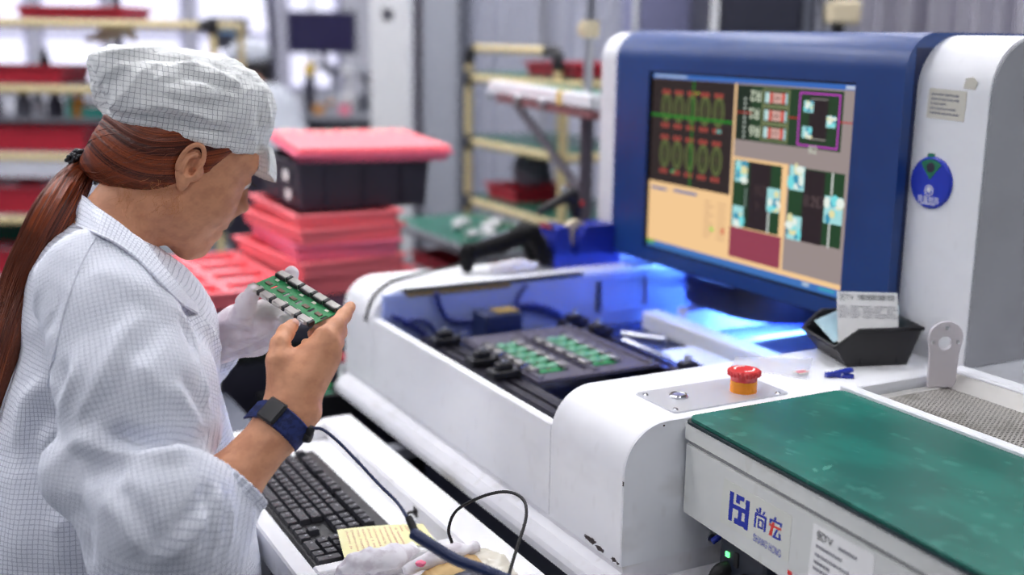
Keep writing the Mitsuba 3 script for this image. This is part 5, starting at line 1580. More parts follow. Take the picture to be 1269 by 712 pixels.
part(k, 'arm', moved(tube([[bpx(322), .2, 2.4], [bpx(326), .2, 1.9], [bpx(331), .2, 1.6], [bpx(334), .18, 1.4], [bpx(333), .2, BT + .01]], .022, 10, 6), BM_), 'dark_paint', True)
part(k, 'base', moved(cyl([bpx(333), .2, BT + .0005], [bpx(333), .2, BT + .02], .07, 20), BM_), 'black_plastic')
k = thing('solder_bottle', 'black dispenser bottle with a yellow head on the far workbench', 'bottle')
part(k, 'body', moved(lathe([[0, 0], [.035, 0], [.035, .18], [.018, .23], [0, .23]], (bpx(383), .08, BT + .0005), n=20), BM_), 'dark_paint', 30)
part(k, 'head', moved(lathe([[0, .2305], [.03, .2305], [.034, .27], [.025, .30], [0, .30]], (bpx(383), .08, BT + .0005), n=20), BM_), 'yellow_plastic', 30)
for i, (x0, x1, y0, m, lab, off) in enumerate(((392, 418, 92, 'pale_grey', 'pale grey instrument in the middle of the far workbench', .2), (420, 434, 93, 'white_plastic', 'white instrument on the far workbench under the violet monitor', .12), (439, 456, 100, 'slate_paint', 'dark grey instrument at the right end of the far workbench', .2))):
    k = thing('instrument', lab, 'instrument')
    a, b = bpx(x0), bpx(x1)
    part(k, 'body', moved(bx(a, b, off, off + .2, BT + .0005, bpz(118), .01), BM_), m)
    part(k, 'column', moved(bx(a + (b - a) * .35, a + (b - a) * .65, off + .1, off + .16, bpz(118), bpz(y0), .005), BM_), m)
    part(k, 'head', moved(bx(a + (b - a) * .15, b - (b - a) * .15, off - .04, off + .16, bpz(y0), bpz(y0 - 8), .01), BM_), 'dark_paint' if i != 1 else 'white_plastic')
    part(k, 'knob', moved(lathe([[0, .02], [.016, .016], [.018, 0], [0, 0]], ((a + b) / 2, off - .0005, bpz(128)), (0, -1, 0), 16), BM_), 'amber_plastic' if i == 0 else 'black_plastic', 30)
for i, px in enumerate((396, 428)):
    solo('small_box', moved(bx(-.03, .03, -.03, .03, 0, .05, .004), BM_ @ shift(bpx(px), .02, BT + .0005)), 'amber_plastic' if i == 0 else 'rose_tray', ('amber' if i == 0 else 'rose') + ' coloured small box on the front edge of the far workbench', 'box')

W = BM_ @ shift(bpx(343), -.32, 0, math.pi * .38)
WI = np.linalg.inv(W)
k = thing('person', 'second worker in a white coat and cap bending over the far workbench', 'person')
hz = bpz(66) - .05
g = Field((-.45, -.42, .0), (.45, .62, 1.6), .014)
g.ell((0, .10, hz), (.075, .095, .11), k=.02); g.cone((0, .05, hz - .08), (0, -.0, hz - .2), .055, .06, .03)
g.cone((-.13, 0, hz - .25), (.13, 0, hz - .25), .085, .085, .05); g.cone((0, -.03, hz - .3), (0, -.08, .86), .15, .15, .08); g.cone((0, -.08, .9), (0, -.08, .82), .16, .17, .05)
for s in (-1, 1):
    g.cone((s * .18, 0, hz - .26), (s * .23, .06, hz - .5), .055, .045, .04); g.cone((s * .23, .06, hz - .5), (s * .13, .28, hz - .46), .043, .032, .02); g.cone((s * .13, .28, hz - .46), (s * .11, .36, hz - .45), .03, .022, .02)
    g.cone((s * .09, -.08, .86), (s * .10, -.04, .46), .09, .06, .05); g.cone((s * .10, -.04, .46), (s * .10, -.08, .07), .06, .045, .02); g.cone((s * .10, -.08, .05), (s * .10, .06, .035), .045, .035, .02)
part(k, 'body', moved(relax(g.mesh()), W), 'skin_plain', True)
g = Field((-.4, -.35, .3), (.4, .4, 1.6), .014)
g.cone((-.14, 0, hz - .25), (.14, 0, hz - .25), .10, .10, .06); g.cone((0, -.03, hz - .3), (0, -.08, .82), .175, .185, .08); g.cone((0, -.08, .82), (0, -.08, .62), .19, .20, .06)
for s in (-1, 1):
    g.cone((s * .18, 0, hz - .26), (s * .235, .06, hz - .5), .075, .065, .05); g.cone((s * .235, .06, hz - .5), (s * .14, .25, hz - .462), .065, .05, .03)
part(k, 'coat', moved(relax(g.mesh()), W), 'worker_white', True)
g = Field((-.16, -.12, hz - .1), (.16, .26, hz + .25), .010)
g.ell((0, .085, hz + .045), (.10, .125, .085), k=.02); g.ell((0, .17, hz + .03), (.075, .07, .02), k=.02)
part(k, 'cap', moved(relax(g.mesh()), W), 'worker_white', True)
g = Field((-.16, -.12, hz - .2), (.16, .26, hz + .2), .010)
g.ell((0, .07, hz - .01), (.084, .09, .085), k=.02); g.cone((0, .0, hz - .03), (0, -.02, hz - .12), .05, .03, .02)
part(k, 'hair', moved(relax(g.mesh()), W), 'black_hair', True)


# ------------------------------------------------------------------ the operator
def hit(mesh, px, py):
    """Where the sight line of a picture point first meets the mesh (None if it misses)."""
    d = ray(px, py)
    v, f = mesh.vertices, mesh.faces
    a, b, c = v[f[:, 0]] - EYE, v[f[:, 1]] - EYE, v[f[:, 2]] - EYE
    s0 = np.einsum('ij,ij->i', np.cross(a, b), d[None]) ; s1 = np.einsum('ij,ij->i', np.cross(b, c), d[None]); s2 = np.einsum('ij,ij->i', np.cross(c, a), d[None])
    ok = ((s0 >= 0) & (s1 >= 0) & (s2 >= 0)) | ((s0 <= 0) & (s1 <= 0) & (s2 <= 0))
    if not ok.any(): return None
    i = np.nonzero(ok)[0]
    n = np.cross(b[i] - a[i], c[i] - a[i]); t = np.einsum('ij,ij->i', n, a[i]) / (n @ d)
    t = t[t > 0]
    return EYE + d * t.min() if len(t) else None


AD = at_depth
# head frame: forward, right, up
_th, _ps = math.radians(31), math.radians(4)
HF = np.array([math.cos(_th) * math.cos(_ps), math.cos(_th) * math.sin(_ps), -math.sin(_th)])
HR = np.cross(HF, [0, 0, 1.0]); HR /= np.linalg.norm(HR)
HU = np.cross(HR, HF)
HC = AD(219, 200, 1.60)
HM = np.stack([HF, HU, HR], 1)
def hw(f, u, r=0.0): return HC + HF * f + HU * u + HR * r

# joints
S_R, E_R, W_R = AD(126, 352, 1.43), AD(205, 690, 1.345), AD(357, 517, 1.43)
S_L, E_L, W_L = np.array([.275, 1.785, 1.115]), np.array([.33, 1.80, .91]), AD(292, 408, 1.665)
NB = np.array([.232, 1.625, 1.165])
MCP = [AD(402, 417, 1.462), AD(409, 428, 1.462), AD(410, 441, 1.468), AD(403, 454, 1.476)]

# ---- body: one skin from head to shoes
B = Field((-.06, 1.22, 0.0), (.56, 1.98, 1.46), .012)
CH = np.array([.256, 1.622, 1.055])
B.cone(CH + [0, -.10, 0], CH + [0, .10, 0], .085, .085, .05); B.cone(CH, [.21, 1.622, .84], .10, .095, .05); B.cone([.20, 1.55, .80], [.20, 1.695, .80], .10, .10, .05)
B.cone(S_R, E_R, .048, .040, .03); B.cone(S_L, E_L, .046, .038, .03); B.cone(CH + [0, -.09, .05], S_R, .07, .05, .04); B.cone(CH + [0, .09, .05], S_L, .07, .05, .04)
B.cone(NB, hw(-.02, -.05), .056, .050, .02); B.cone(NB + [0, 0, -.06], NB, .07, .055, .03)
B.ell(hw(-.012, .035), (.09, .085, .07), HM, .02)
B.cone(E_R, W_R, .038, .024, .02); B.cone(E_L, W_L, .035, .022, .02)
for s in (-1, 1):
    hip, knee, ank = np.array([.165, 1.622 + s * .085, .79]), np.array([.20, 1.622 + s * .10, .43]), np.array([.16, 1.622 + s * .10, .075])
    B.cone(hip, knee, .085, .055, .04); B.cone(knee, ank, .055, .038, .02); B.cone(ank, ank + [0, 0, -.04], .036, .034, .01); B.cone(ank + [-.02, 0, -.045], ank + [.13, 0, -.05], .03, .024, .02)
low = B.mesh()
# the parts in view at a finer grid: head and neck, forearm and hand
def clip_faces(m, keep):
    c = m.triangles_center
    m2 = trimesh.Trimesh(m.vertices, m.faces[keep(c)], process=False); m2.remove_unreferenced_vertices(); return m2

Hd = Field(HC - .20, HC + np.array([.19, .17, .17]), .0026)
Hd.cone(NB, hw(-.022, -.05), .058, .049, .01); Hd.cone(NB + [0, 0, -.06], NB, .072, .058, .03)
Hd.ell(hw(-.012, .035), (.100, .092, .074), HM, .01)
Hd.ell(hw(.030, -.022), (.066, .085, .062), HM, .03)
Hd.ell(hw(.046, .045), (.050, .055, .060), HM, .02)
for s in (-1, 1):
    Hd.ell(hw(.052, -.022, s * .030), (.038, .042, .032), HM, .025)                       # cheek
    Hd.cone(hw(.008, -.062, s * .046), hw(.070, -.092, s * .016), .017, .017, .025)        # jaw
    Hd.cone(hw(.088, .040, s * .012), hw(.078, .043, s * .042), .010, .010, .016)          # brow
    Hd.ell(hw(.101, .021, s * .030), (.010, .010, .015), HM, .010, 'cut')                 # eye socket
    Hd.ell(hw(.084, .020, s * .031), (.0125, .0125, .0135), HM, .003)                     # lids
    Hd.ell(hw(.1035, -.019, s * .0095), (.0075, .0065, .006), HM, .006)                   # wing of the nose
Hd.cone(hw(.072, -.090, 0), hw(.080, -.088, 0), .022, .017, .02)                              # chin
Hd.cone(hw(.094, .030), hw(.108, -.004), .0065, .0085, .010); Hd.ell(hw(.113, -.012), (.0105, .009, .010), HM, .006)
Hd.cone(hw(.094, -.030), hw(.090, -.060), .014, .014, .02)
Hd.cone(hw(.092, -.050, -.014), hw(.1015, -.0485, 0), .0045, .0058, .005); Hd.cone(hw(.092, -.050, .014), hw(.1015, -.0485, 0), .0045, .0058, .005)
Hd.cone(hw(.089, -.062, -.012), hw(.0975, -.0635, 0), .005, .0068, .005); Hd.cone(hw(.089, -.062, .012), hw(.0975, -.0635, 0), .005, .0068, .005)
Hd.ell(hw(.104, -.0558), (.006, .0016, .016), HM, .002, 'cut')
head = relax(Hd.mesh(), 3)
# ears, at a finer grid: rim, hollow, inner ridge, lobe
ears = []
for s in (-1, 1):
    ec = hw(-.006, -.002, s * .074)
    Er = Field(ec - .045, ec + .045, .0012)
    Er.ell(hw(-.006, .000, s * .0725), (.0145, .0275, .0060), HM, .004)
    Er.ell(hw(-.001, -.027, s * .0725), (.0075, .0095, .0052), HM, .006)
    Er.cone(hw(.004, -.004, s * .064), hw(-.006, 0, s * .072), .016, .012, .008)
    rim = []
    for a0 in np.linspace(-.35, 3.75, 22):
        rim.append(hw(-.0065 + .0145 * math.cos(a0), .003 + .0265 * math.sin(a0), s * (.0775 + .0025 * math.sin(a0))))
    for a, b in zip(rim[:-1], rim[1:]): Er.cone(a, b, .0030, .0030, .0015)
    Er.cone(rim[0], hw(.001, -.002, s * .077), .0030, .0022, .002)
    Er.ell(hw(-.0035, .000, s * .0815), (.0088, .0165, .0098), HM, .002, 'cut')
    Er.ell(hw(.0012, -.006, s * .0755), (.0042, .0060, .0085), HM, .002, 'cut')
    Er.cone(hw(-.0115, -.012, s * .0770), hw(-.0125, .008, s * .0775), .0024, .0026, .003); Er.cone(hw(-.0125, .008, s * .0775), hw(-.004, .017, s * .0775), .0026, .0020, .003)
    Er.ell(hw(.0075, -.008, s * .0760), (.0034, .0050, .0036), HM, .002)
    ears.append(relax(Er.mesh(), 2))

Hn = Field(np.minimum(E_R, AD(330, 470, 1.40)) - .06, np.array([.56, 1.45, 1.17]), .0026)
Hn.cone(E_R, E_R + (W_R - E_R) * .45, .041, .0375, .02); Hn.cone(E_R + (W_R - E_R) * .4, W_R, .0375, .0275, .02)
fw = (W_R - E_R) / np.linalg.norm(W_R - E_R)
side = np.cross(fw, ray(357, 517)); side /= np.linalg.norm(side)
for s in (-1, 1): Hn.cone(W_R - fw * .02 + side * s * .009, W_R + fw * .02 + side * s * .012, .022, .020, .012)
pal0 = AD(362, 492, 1.438)
for i, m in enumerate(MCP):
    Hn.cone(W_R + (pal0 - W_R) * .4 + (m - MCP[1]) * .45, m, .0195, .0125 if i else .0135, .016)
Hn.cone(AD(352, 492, 1.435), AD(346, 448, 1.437), .021, .0165, .016)                          # ball of the thumb
Hn.cone(AD(372, 470, 1.445), AD(388, 438, 1.46), .022, .014, .016)
th = [AD(345, 446, 1.438), AD(347, 426, 1.448), AD(354, 412, 1.468), AD(362, 403, 1.488)]
for a, b, ra, rb in zip(th[:-1], th[1:], (.0150, .0118, .0108), (.0120, .0108, .0088)): Hn.cone(a, b, ra, rb, .005)
Hn.cone(AD(350, 450, 1.442), AD(390, 434, 1.468), .010, .012, .012)                            # web
fing = [[MCP[0], AD(416, 404, 1.487), AD(426, 391, 1.514), AD(434, 380, 1.535)],
        [MCP[1], AD(420, 411, 1.502), AD(409, 401, 1.548), AD(396, 404, 1.552)],
        [MCP[2], AD(417, 424, 1.517), AD(402, 414, 1.555), AD(387, 412, 1.552)],
        [MCP[3], AD(408, 443, 1.523), AD(393, 430, 1.55), AD(379, 425, 1.546)]]
for i, fpts in enumerate(fing):
    rr = [(.0128, .0108, .0098, .0076), (.0128, .0106, .0096, .0080), (.0118, .0100, .0090, .0076), (.0104, .0088, .0080, .0068)][i]
    for j in range(3): Hn.cone(fpts[j], fpts[j + 1], rr[j], rr[j + 1], .004)
hand = relax(Hn.mesh(), 3)
hand_lo = np.minimum(hand.vertices.min(0), 9)
body_low = clip_faces(low, lambda c: ~(((c - E_R) @ fw > .015) & (np.linalg.norm(np.cross(c - E_R, fw), axis=1) < .06)) & ~((c[:, 2] > 1.20) & (np.linalg.norm(c - HC, axis=1) < .17)))
body_mesh = trimesh.util.concatenate([body_low, head, hand, *ears])


def skin(p, n, uv):
    a = fbm(p.x * 70, p.y * 70, p.z * 70, octaves=3)
    b = noise(p.x * 420, p.y * 420, p.z * 420)
    return mix(mix(srgb(214, 154, 118), srgb(200, 138, 104), smoothstep(.3, .75, a)), srgb(160, 102, 78), 0.12 * b)
mat('skin', tex=mikit.proc(skin), rough=0.48, spec=0.35)
op = thing('person', 'operator in a white checked coat and cap holding a green circuit board panel', 'person')
part(op, 'body', body_mesh, 'skin', True)
mat('lip', srgb(168, 92, 84), rough=0.4)
mat('eye_white', srgb(226, 220, 214), rough=0.2)
mat('iris', srgb(34, 22, 18), rough=0.15)
for s in (-1, 1):
    e = part(op, 'eye', trimesh.creation.icosphere(3, .0118), 'eye_white', True)
    scene[e]['to_world'] = T4(axes(hw(.0856, .0185, s * .031), HF, HU, HR).tolist())
    i_ = part(e, 'iris', lathe([[0, .0016], [.0035, .0012], [.0056, 0], [0, 0]], hw(.0968, .0168, s * .031), HF * .97 - HU * .25, 20), 'iris', True)
lash = []
for s in (-1, 1):
    for a in np.linspace(-.9, .9, 14):
        p = hw(.0985 - .004 * abs(a), .0235 - .003 * abs(a), s * .031 + .012 * a)
        lash.append(tube([p, p + HF * .005 - HU * .002, p + HF * .008 - HU * .001], [.0005, .0004, .0002], 4))
mat('dark_hair', srgb(34, 22, 18), rough=0.5)
part(op, 'lashes', cat_(*lash), 'dark_hair')
for s in (-1, 1):
    part(op, 'eyebrow', tube([hw(.098, .040, s * .012), hw(.096, .045, s * .027), hw(.085, .044, s * .045)], [.0022, .0026, .0012], 8, 6), 'dark_hair', True)
# nails of the right hand
mat('nail', srgb(214, 160, 140), rough=0.25)
for tip, prev in ((th[3], th[2]),):
    d = (tip - prev) / np.linalg.norm(tip - prev); up = -ray(362, 403); up -= d * (up @ d); up /= np.linalg.norm(up)
    part(op, 'nail', moved(lump((.0055, .0048, .0012), 0, 2), axes(tip + up * .0086, d, np.cross(up, d), up)), 'nail', True)
for i in (1, 2, 3):
    tip, prev = fing[i][3], fing[i][2]
    d = (tip - prev) / np.linalg.norm(tip - prev); up = -ray(390, 412); up -= d * (up @ d); up /= np.linalg.norm(up)
    part(op, 'nail', moved(lump((.0052, .0042, .0012), 0, 2), axes(tip + up * .0072, d, np.cross(up, d), up)), 'nail', True)

# ---- coat
def ridge(m, pts3, amp, wid, n=None):
    """Raises (or sinks) a fold of cloth along a line on the mesh."""
    p = smooth_path(pts3, 8)
    v = m.vertices; nn = m.vertex_normals if n is None else n
    near = np.nonzero(((v > p.min(0) - 3 * wid) & (v < p.max(0) + 3 * wid)).all(1))[0]
    if not len(near): return
    d = np.full(len(near), 9.0); tt = np.zeros(len(near))
    for i in range(len(p) - 1):
        ab = p[i + 1] - p[i]; t = np.clip(((v[near] - p[i]) @ ab) / max(ab @ ab, 1e-12), 0, 1)
        q = np.linalg.norm(v[near] - p[i] - t[:, None] * ab, axis=1)
        b = q < d; d[b] = q[b]; tt[b] = (i + t[b]) / (len(p) - 1)
    taper = np.clip(np.sin(np.pi * np.clip(tt, .02, .98)) * 1.6, 0, 1)
    vv = v.copy(); vv[near] += nn[near] * (amp * taper * np.exp(-(d / wid) ** 2))[:, None]
    m.vertices = vv


def folds(m, items):
    nn = m.vertex_normals.copy()
    for amp, wid, pts in items:
        q = [hit(m, *p) for p in pts]; q = [x for x in q if x is not None]
        if len(q) > 1: ridge(m, q, amp, wid, nn)


C = Field((-.10, 1.16, .44), (.52, 2.0, 1.27), .0062)
C.cone(CH + [.0, -.10, -.0], CH + [.005, .09, .0], .110, .105, .06)
C.cone(CH + [.0, 0, .0], [.225, 1.615, .74], .122, .175, .06)
C.cone([.215, 1.56, .80], [.215, 1.68, .80], .155, .155, .06)
C.cone([.21, 1.55, .62], [.21, 1.69, .62], .155, .155, .06); C.cone([.21, 1.54, .52], [.21, 1.70, .52], .160, .160, .03)
C.cone([.16, 1.56, .97], [.12, 1.57, .80], .06, .10, .05)
C.cone(NB + [.0, 0, -.06], NB + [-.004, 0, -.016], .084, .070, .04)
C.cone(NB + [-.01, 0, -.04], NB + [.002, 0, .002], .074, .063, .02)
C.cone(NB + [-.005, -.03, -.035], S_R + [0, .0, -.005], .062, .068, .05); C.cone(NB + [.0, .03, -.035], S_L, .056, .060, .05)
C.cone(S_R + [0, 0, -.01], AD(140, 400, 1.40), .072, .078, .035)
C.cone(AD(140, 400, 1.40), AD(158, 480, 1.37), .078, .083, .012)
C.cone(AD(158, 480, 1.37), AD(168, 570, 1.36), .083, .080, .010)
C.cone(AD(215, 470, 1.44), AD(225, 530, 1.42), .055, .05, .03)
C.cone(AD(110, 586, 1.338), AD(200, 632, 1.322), .054, .080, .006)
C.cone(AD(200, 632, 1.322), AD(268, 618, 1.375), .080, .045, .02)
C.cone(AD(190, 690, 1.34), AD(235, 680, 1.345), .07, .055, .04)
C.cone(AD(235, 640, 1.35), AD(268, 640, 1.372), .062, .041, .02); C.cone(AD(268, 640, 1.372), AD(252, 690, 1.36), .040, .052, .02)
C.cone([.25, 1.60, .88], [.258, 1.60, .72], .145, .160, .04); C.cone([.258, 1.60, .72], [.262, 1.60, .54], .160, .168, .04)
C.cone(S_L, E_L, .072, .075, .04); C.cone(E_L, W_L + (E_L - W_L) * .28, .07, .044, .03)
C.half((0, 0, .475), (0, 0, -1))
C.cone(AD(84, 268, 1.565), AD(92, 262, 1.575), .026, .026, .02)
coat = relax(C.mesh(), 3)
folds(coat, [
    # sleeve: the deep crease at the elbow and the roll under it
    (-.022, .012, [(118, 532), (150, 543), (190, 549), (235, 549), (262, 545)]), (.012, .013, [(66, 572), (100, 548), (128, 550), (165, 563), (215, 562), (256, 560)]),
    (-.008, .014, [(95, 600), (130, 580), (160, 588)]), (.007, .012, [(126, 610), (150, 640), (180, 690)]), (-.007, .012, [(140, 600), (172, 640), (205, 690)]), (.006, .012, [(200, 700), (235, 665), (262, 630)]), (-.006, .010, [(215, 660), (245, 630), (262, 600)]),
    # upper sleeve
    (.009, .013, [(100, 430), (78, 490), (62, 540), (58, 575)]), (-.009, .013, [(84, 440), (60, 500), (50, 545)]),
    (.006, .012, [(180, 380), (150, 420), (118, 480), (90, 530)]), (-.006, .012, [(205, 400), (170, 440), (140, 490), (105, 535)]),
    (.009, .010, [(205, 372), (232, 410), (250, 460), (256, 520)]), (-.008, .010, [(222, 380), (246, 425), (259, 480)]),
    (.007, .009, [(212, 470), (228, 500), (248, 530)]), (-.006, .009, [(222, 465), (242, 490), (258, 520)]),
    (.005, .012, [(150, 440), (190, 470), (215, 510)]), (.004, .014, [(110, 330), (150, 345), (200, 372)]),
    # back
    (.008, .014, [(60, 470), (30, 500), (22, 560)]), (-.007, .014, [(70, 490), (45, 530), (42, 590)]), (.007, .016, [(50, 600), (75, 650), (85, 705)]), (-.007, .014, [(85, 610), (105, 660), (110, 705)]),
    (.005, .012, [(60, 300), (46, 360), (30, 420)]), (-.004, .010, [(75, 350), (60, 400), (52, 440)]), (.006, .018, [(15, 560), (20, 640), (30, 705)]),
    # front edge
    (.006, .006, [(268, 600), (272, 640), (262, 690)]), (-.005, .006, [(256, 600), (262, 640), (250, 690)]), (.005, .006, [(285, 615), (288, 650), (278, 690)]), (-.005, .005, [(278, 608), (281, 645), (270, 690)]),
    (.006, .009, [(250, 395), (272, 440), (284, 500)]), (-.005, .008, [(262, 400), (280, 450), (292, 510)]),
])
v = coat.vertices
w = meshkit.fbm(v * 13 + 3.0, 4) - .5
w2 = meshkit.fbm(v * 34 + 9.0, 3) - .5
coat.vertices = v + coat.vertex_normals * (.007 * w + .0022 * w2)[:, None]
relax(coat, 2)


def wrap_uv(v, a, b, ref, R):
    """Cloth coordinates on a limb: round it (metres at radius R) and along it; the seam lies opposite to ref."""
    d = (b - a) / np.linalg.norm(b - a); x = ref - d * (ref @ d); x /= np.linalg.norm(x); y = np.cross(d, x)
    q = v - a
    return np.stack([R * np.arctan2(q @ y, q @ x), q @ d], 1)


v = coat.vertices
toward = -ray(150, 450) / np.linalg.norm(ray(150, 450))
segs = [(S_R, AD(165, 555, 1.36), toward, .085), (AD(90, 590, 1.35), AD(285, 612, 1.385), toward, .07), (S_L, E_L, np.array([0, 1.0, 0]), .075), (np.array([.21, 1.62, 1.2]), np.array([.21, 1.62, .4]), np.array([-.3, -1.0, 0]), .17), (NB + [-.02, .02, -.02], S_R, np.array([0, -.3, 1.0]), .07)]
def seg_d(v, a, b, r):
    ab = b - a; t = np.clip(((v - a) @ ab) / (ab @ ab), 0, 1); return np.linalg.norm(v - a - t[:, None] * ab, axis=1) / r
dd = np.stack([seg_d(v, s[0], s[1], r) for s, r in zip(segs, (.088, .075, .08, .19, .085))], 1)
dd[:, 4] += .25
which = dd.argmin(1)
cuv = np.zeros((len(v), 2))
for i, s in enumerate(segs):
    m_ = which == i
    if m_.any(): cuv[m_] = wrap_uv(v[m_], *s)


def check(spacing, width, base, line):
    def fn(p, n, uv):
        gu, gv = uv.x / spacing, uv.y / spacing
        du, dv = dr.abs(gu - dr.floor(gu) - .5), dr.abs(gv - dr.floor(gv) - .5)
        w = width / spacing
        l = dr.maximum(smoothstep(.5 - w, .5 - .35 * w, du), smoothstep(.5 - w, .5 - .35 * w, dv))
        return mix(base, line, l * .65)
    return mikit.proc(fn)


mat('coat_cloth', tex=check(.0056, .00062, srgb(228, 231, 239), srgb(130, 136, 158)), rough=0.8, sheen=.3)
mat('cap_cloth', tex=check(.0066, .00054, srgb(234, 236, 234), srgb(112, 116, 122)), rough=0.8, sheen=.3)
ck = part(op, 'coat', coat, 'coat_cloth', True, uv=cuv)
HEM = AD(288, 603, 1.388)
ring = []
hd = fw
hx = np.cross(hd, [0, 0, 1.0]); hx /= np.linalg.norm(hx); hy = np.cross(hd, hx)
na = 90; rows_ = []
for j, (t, r) in enumerate(((-.040, .050), (-.026, .0495), (-.014, .047), (-.004, .0435), (.001, .0425), (.006, .0440), (.010, .0440), (.012, .0425), (.010, .040), (-.004, .037))):
    a = np.arange(na) * 2 * math.pi / na
    gth = .0024 * np.sin(a * 23 + j * .25) + .0014 * np.sin(a * 37 + .7 * j)
    rr = r + gth * (1 if j > 0 else .3)
    rows_.append(HEM + hd * t + rr[:, None] * (np.cos(a)[:, None] * hx + np.sin(a)[:, None] * hy))
V = np.vstack(rows_); F = []
for j in range(len(rows_) - 1):
    for i in range(na):
        a0, a1, b0, b1 = j * na + i, j * na + (i + 1) % na, (j + 1) * na + i, (j + 1) * na + (i + 1) % na
        F += [[a0, a1, b1], [a0, b1, b0]]
cm = trimesh.Trimesh(V, F, process=False)
part(ck, 'elastic_cuff', cm, 'coat_cloth', True, uv=np.stack([np.tile(np.arange(na) * 2 * math.pi / na * .044, len(rows_)), np.repeat(np.arange(len(rows_)) * .0056 + .0028, na)], 1))

# shoulder seam, puckered by its stitches
sm = [hit(coat, *p) for p in ((119, 294), (108, 312), (97, 335), (87, 362), (78, 392), (70, 424), (63, 455), (59, 478))]
sm = smooth_path([p for p in sm if p is not None], 14)
part(ck, 'shoulder_seam', tube(np.array([p - ray(90, 380) * (.0004 + .0009 * (i % 4 == 0)) for i, p in enumerate(sm)]), .0013, 8), 'coat_cloth', True)

# collar: stands round the neck and folds down to the front
up_px = [(99, 248), (105, 243), (122, 258), (152, 280), (182, 306), (212, 342), (232, 366), (249, 383)]
lo_px = [(92, 271), (96, 279), (114, 287), (143, 301), (172, 322), (200, 352), (222, 374), (244, 388)]
def skinpt(m, p, fallback): q = hit(m, *p); return q if q is not None else AD(*p, fallback)
coat_probe = coat
U_pts, L_pts = [], []
for i, (a, b) in enumerate(zip(up_px, lo_px)):
    l = skinpt(coat_probe, b, 1.53); n_ = -ray(*b); n_ /= np.linalg.norm(n_)
    L_pts.append(l + n_ * .006)
    q = hit(body_mesh, *a); dq = CAM[2] @ (q - EYE) if q is not None else 1.56
    dl = CAM[2] @ (L_pts[-1] - EYE)
    dq = min(max(dl + .004, min(dq - .012, dl + .05)), dl + .05)
    U_pts.append(AD(*a, dq))
U_s, L_s = smooth_path(U_pts, 6), smooth_path(L_pts, 6)
g = np.zeros((len(U_s), 9, 3))
for i in range(len(U_s)):
    for j in range(9):
        t = j / 8
        q = U_s[i] * (1 - t) + L_s[i] * t
        n_ = -ray(160, 300); n_ /= np.linalg.norm(n_)
        g[i, j] = q + n_ * .010 * math.sin(math.pi * min(1, t * 1.15)) * (1 - .6 * i / len(U_s))
# the same collar on her other side
def mirror(p): q = np.array(p, float); d = (q - U_pts[0]) @ HR; return q - 1.45 * d * HR
g2 = np.array([[mirror(q) for q in row] for row in g])
back = np.stack([g[0] * (1 - t) + g2[0] * t + np.array([-.004, 0, .0]) * math.sin(math.pi * t) for t in np.linspace(0, 1, 12)])
uvg = lambda G: np.stack([np.repeat(np.cumsum(np.r_[0, np.linalg.norm(np.diff(G[:, 4], axis=0), axis=1)]), G.shape[1]), np.tile(np.arange(G.shape[1]) * .0046, G.shape[0])], 1)
for G in (g, g2):
    m_ = solid_sheet(G, .0028)
    uu = uvg(G)
    part(ck, 'collar', m_, 'coat_cloth', True, uv=np.vstack([uu, uu]))

# trousers and shoes below the coat
mat('trouser', srgb(58, 62, 78), rough=.8)
g_ = Field((0, 1.40, 0), (.42, 1.86, .62), .011)
for s in (-1, 1):
    knee, ank = np.array([.20, 1.622 + s * .10, .43]), np.array([.16, 1.622 + s * .10, .09])
    g_.cone([.175, 1.622 + s * .09, .58], knee, .085, .068, .02); g_.cone(knee, ank, .068, .055, .02)
part(op, 'trousers', relax(g_.mesh()), 'trouser', True)
for s in (-1, 1):
    g_ = Field((.02, 1.5 + s * .10, -.01), (.38, 1.74 + s * .10, .13), .007)
    a = np.array([.14, 1.622 + s * .10, .045]); g_.cone(a, a + [.14, 0, -.012], .042, .033, .03); g_.half((0, 0, .002), (0, 0, -1))
    part(op, 'shoe', relax(g_.mesh(), 2), 'white_plastic', True)

# ---- cap
Cp = Field(HC - .24, HC + np.array([.24, .16, .24]), .0042)
def tilt(deg):
    c, s = math.cos(math.radians(deg)), math.sin(math.radians(deg))
    return np.stack([HF * c + HU * s, -HF * s + HU * c, HR], 1)
Cp.ell(hw(-.044, .078), (.124, .066, .091), tilt(24), .02)
Cp.ell(hw(.022, .089), (.066, .062, .078), tilt(10), .04)
Cp.ell(hw(-.006, .050), (.108, .062, .084), tilt(18), .02)
Cp.ell(hw(.040, .118), (.044, .034, .060), tilt(10), .02)
Cp.ell(hw(-.128, .074), (.040, .028, .062), tilt(24), .02)
Cp.half(hw(-.156, .050), HF * -.67 + HU * -.74, .012)
hemn = -HU * math.cos(math.radians(17)) + HF * math.sin(math.radians(17))
Cp.half(hw(-.055, .014), hemn, .004)
cap = relax(Cp.mesh(), 3)
folds(cap, [
    (.007, .007, [(110, 75), (150, 66), (205, 58), (255, 58), (295, 75), (325, 90)]), (-.006, .008, [(150, 75), (205, 70), (250, 78), (300, 100)]),
    (.007, .008, [(215, 82), (252, 84), (280, 98), (302, 110), (327, 92)]), (-.006, .007, [(218, 94), (250, 96), (282, 112), (305, 122)]),
    (-.006, .008, [(150, 142), (185, 143), (225, 148), (260, 160), (300, 172)]), (.005, .007, [(145, 134), (190, 132), (230, 138), (270, 150)]),
    (.005, .007, [(135, 140), (152, 118), (170, 95), (190, 80)]), (-.004, .007, [(122, 120), (140, 100), (160, 82)]), (.004, .006, [(200, 110), (240, 120), (290, 118), (320, 108)]),
    (.004, .005, [(322, 100), (331, 130), (334, 165)]), (-.004, .005, [(315, 120), (322, 150), (322, 178)]), (.003, .006, [(106, 80), (112, 105), (126, 135)]),
])
v = cap.vertices
